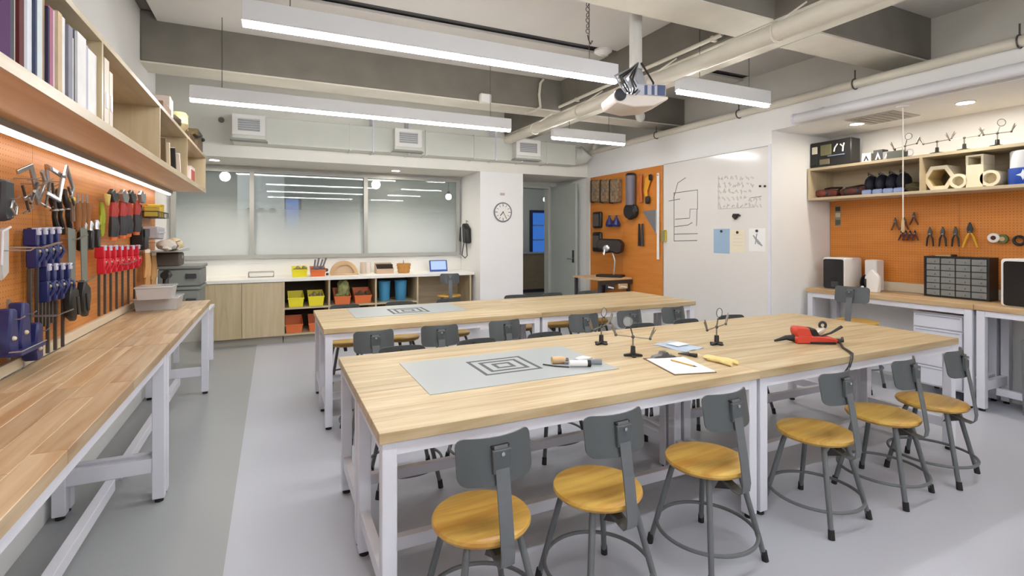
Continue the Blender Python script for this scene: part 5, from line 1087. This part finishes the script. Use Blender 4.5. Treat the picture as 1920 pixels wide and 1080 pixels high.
# tools on the mat
ZM = TH+.003
t = thing('cork_stopper', 'tan cork piece on the front mat', 'cork', (1.43, 2.43, ZM)); obj('cork', MB().tube([(-.035, .01, .02), (.02, 0, .02), (.04, -.01, .017)], [.02, .02, .015], 12), TANW, t); obj('dark_end', MB().tube([(.04, -.01, .017), (.055, -.014, .017)], .014, 10), DSTEEL, t)
t = thing('dark_wire', 'thin dark curved wire on the front mat', 'wire', (1.38, 2.37, ZM)); obj('wire', MB().tube([(-.04, .07, .004), (0, .01, .004), (.06, -.04, .004)], .004, 6), DARK, t)
t = thing('pen_roll', 'white rolled tube with black end on the front mat', 'tube', (1.50, 2.325, ZM)); obj('tube', MB().tube([(-.05, .02, .018), (.04, -.016, .018)], .018, 12), mat('tube_white2', '#e6e6e6', .5), t); obj('black_end', MB().tube([(.04, -.016, .018), (.058, -.023, .018)], .0185, 12), BLACK, t)
t = thing('metal_file', 'grey metal tool lying beside the white tube on the front mat', 'tool', (1.57, 2.345, ZM)); obj('blade', MB().tube([(-.12, .05, .012), (0, 0, .014), (.07, -.03, .014)], [.006, .012, .016], 8, flat=.6), mat('tool_slate', '#8a9099', .4, metal=.3), t); obj('foil_wrap', MB()._merge(wobble_blob((.0, .05, .018), (.06, .03, .018), seed=77)), mat('foil', '#d6d8da', .4, metal=.2), t)
# clipboard
t = thing('clipboard', 'brown clipboard with white paper on the front table', 'clipboard', (2.01, 2.12, TH), D2(-14))
obj('board', B(-.12, .12, -.17, .185, 0, .004), mat('hardboard', '#6e5a44', .6), t, False); obj('paper', B(-.115, .115, -.165, .15, .004, .008), mat('bright_paper', '#f4f2ee', .8), t, False)
cl = obj('clip', MB().prism([(-.075, 0), (.075, 0), (.06, .012), (.025, .018), (.018, .034), (-.018, .034), (-.025, .018), (-.06, .012)], .045, bev=.003, M=Matrix.Translation((0, .145, .006))), mat('clip_dark', '#4d4c4a', .35, metal=.5), t)
t = thing('pencil', 'wooden pencil lying on the clipboard paper', 'pencil', (2.04, 2.11, TH+.0125)); obj('shaft', MB().tube([(-.012, .088, 0), (.006, -.065, 0)], .0042, 6), mat('pencil_wood', '#c99b4c', .5), t); obj('tip', MB().tube([(.006, -.065, 0), (.009, -.086, 0)], [.0042, .001], 6), DARK, t)
t = thing('blue_pouch', 'pale blue plastic pouch on the front table', 'pouch', (2.35, 2.485, TH), D2(8))
m = MB(); tb = bmesh.new(); bmesh.ops.create_grid(tb, x_segments=8, y_segments=8, size=.5)
for v in tb.verts:
    x, y = v.co.x*.19, v.co.y*.25; v.co = Vector((x, y, .004+.012*(1-(2*v.co.x)**2)*(1-(2*v.co.y)**2)+.003*math.sin(x*60+y*30)))
bmesh.ops.solidify(tb, geom=tb.faces[:], thickness=.003); m._merge(tb); obj('pouch', m, mat('pouch_blue', '#aebfd2', .3), t); obj('label_patch', B(-.06, .05, -.05, .04, .017, .019), mat('pouch_white', '#dfe6ee', .5), t, False)
# yellow gloves and a small plier
t = thing('yellow_gloves', 'yellow leather glove strips lying right of the clipboard', 'glove', (2.28, 2.08, TH), D2(8))
YG = mat('yellow_glove', '#dcc687', .7, noise=.12, nscale=20)
for k in range(4): obj('finger', MB().tube([(-.03+.018*k, .06, .010), (-.03+.022*k, -.02, .014), (-.04+.030*k, -.10+.02*(k % 2), .009)], [.009, .011, .008], 8), YG, t)
obj('palm', MB()._merge(wobble_blob((0, .06, .014), (.038, .05, .012), seed=12, amt=.08)), YG, t)
t = thing('small_pliers', 'small black pliers tip beside the yellow glove', 'pliers', (2.235, 2.245, TH), D2(20)); obj('jaws', MB().tube([(-.02, .08, .008), (0, .02, .012)], [.003, .012], 8), DSTEEL, t); obj('handles', MB().tube([(0, .02, .010), (-.010, -.03, .010)], [.009, .010], 8).tube([(0, .02, .010), (.012, -.025, .010)], [.009, .010], 8), BLACK, t)
# helping hands
third_hand('helping-hand stand nearest the stools on the far left of the front table', (1.948, 2.755, TH), .35, 1, True)
third_hand('helping-hand stand next to the clipboard on the front table', (1.923, 2.40, TH), -.5, 1, True, -1)
third_hand('helping-hand stand alone on the right half of the front table', (2.62, 2.42, TH), .15, 1, True)
# red tool with a cord over the table edge
t = thing('rotary_tool', 'red power tool with a black cord on the right half of the front table', 'power tool', (3.18, 2.22, TH), D2(-30))
REDT = mat('tool_red', '#c8402c', .45); 
b = obj('tool_base', MB().prism([(-.05, 0), (.20, 0), (.21, .03), (.17, .045), (-.03, .06), (-.06, .04)], .09, bev=.008, M=Matrix.Translation((0, -.045, 0))), REDT, t)
obj('tool_block', MB().prism([(-.045, .03), (.06, .03), (.03, .105), (-.055, .11), (-.065, .08)], .085, bev=.010, M=Matrix.Translation((0, -.0425, 0))), REDT, t); obj('black_band', MB().prism([(.05, .04), (.10, .05), (.07, .10), (.025, .102)], .08, bev=.008, M=Matrix.Translation((0, -.04, 0))), BLACK, t)
obj('slot', B(.03, .19, -.049, -.044, .004, .016), BLACK, b, False)
obj('chrome_head', MB().tube([(.08, 0, .06), (.13, .02, .08), (.17, .04, .10)], [.024, .022, .016], 10), mat('chrome_beige', '#d8ccb8', .3, metal=.3), t); obj('knob', MB().ring((.14, .02, .115), .020, .009, 'y', 18, 6), DARK, t); obj('lever', MB().tube([(.10, -.03, .05), (.17, -.02, .07), (.25, 0, .11)], [.006, .007, .010], 8), BLACK, t); obj('nozzle', MB().tube([(-.05, 0, .03), (-.10, .01, .03), (-.17, .02, .006)], [.025, .016, .006], 10), BLACK, t); obj('plug_end', MB().tube([(.20, 0, .02), (.25, -.01, .02), (.27, .03, .03)], [.012, .012, .008], 8), BLACK, t)
Minv = (Matrix.Translation((3.18, 2.22, TH)) @ Matrix.Rotation(D2(-30), 4, 'Z')).inverted()
pts = [Vector(q) for q in ((3.35, 2.11, TH+.02), (3.33, 2.06, TH+.012), (3.24, 1.99, TH+.008), (3.18, 1.92, TH+.008), (3.12, 1.862, TH+.010), (3.075, 1.838, TH-.012), (3.04, 1.83, TH-.05), (2.93, 1.82, TH-.12), (2.85, 1.82, TH-.15))]
obj('power_cord', MB().tube([Minv @ q for q in pts], .0075, 8), BLACK, t)
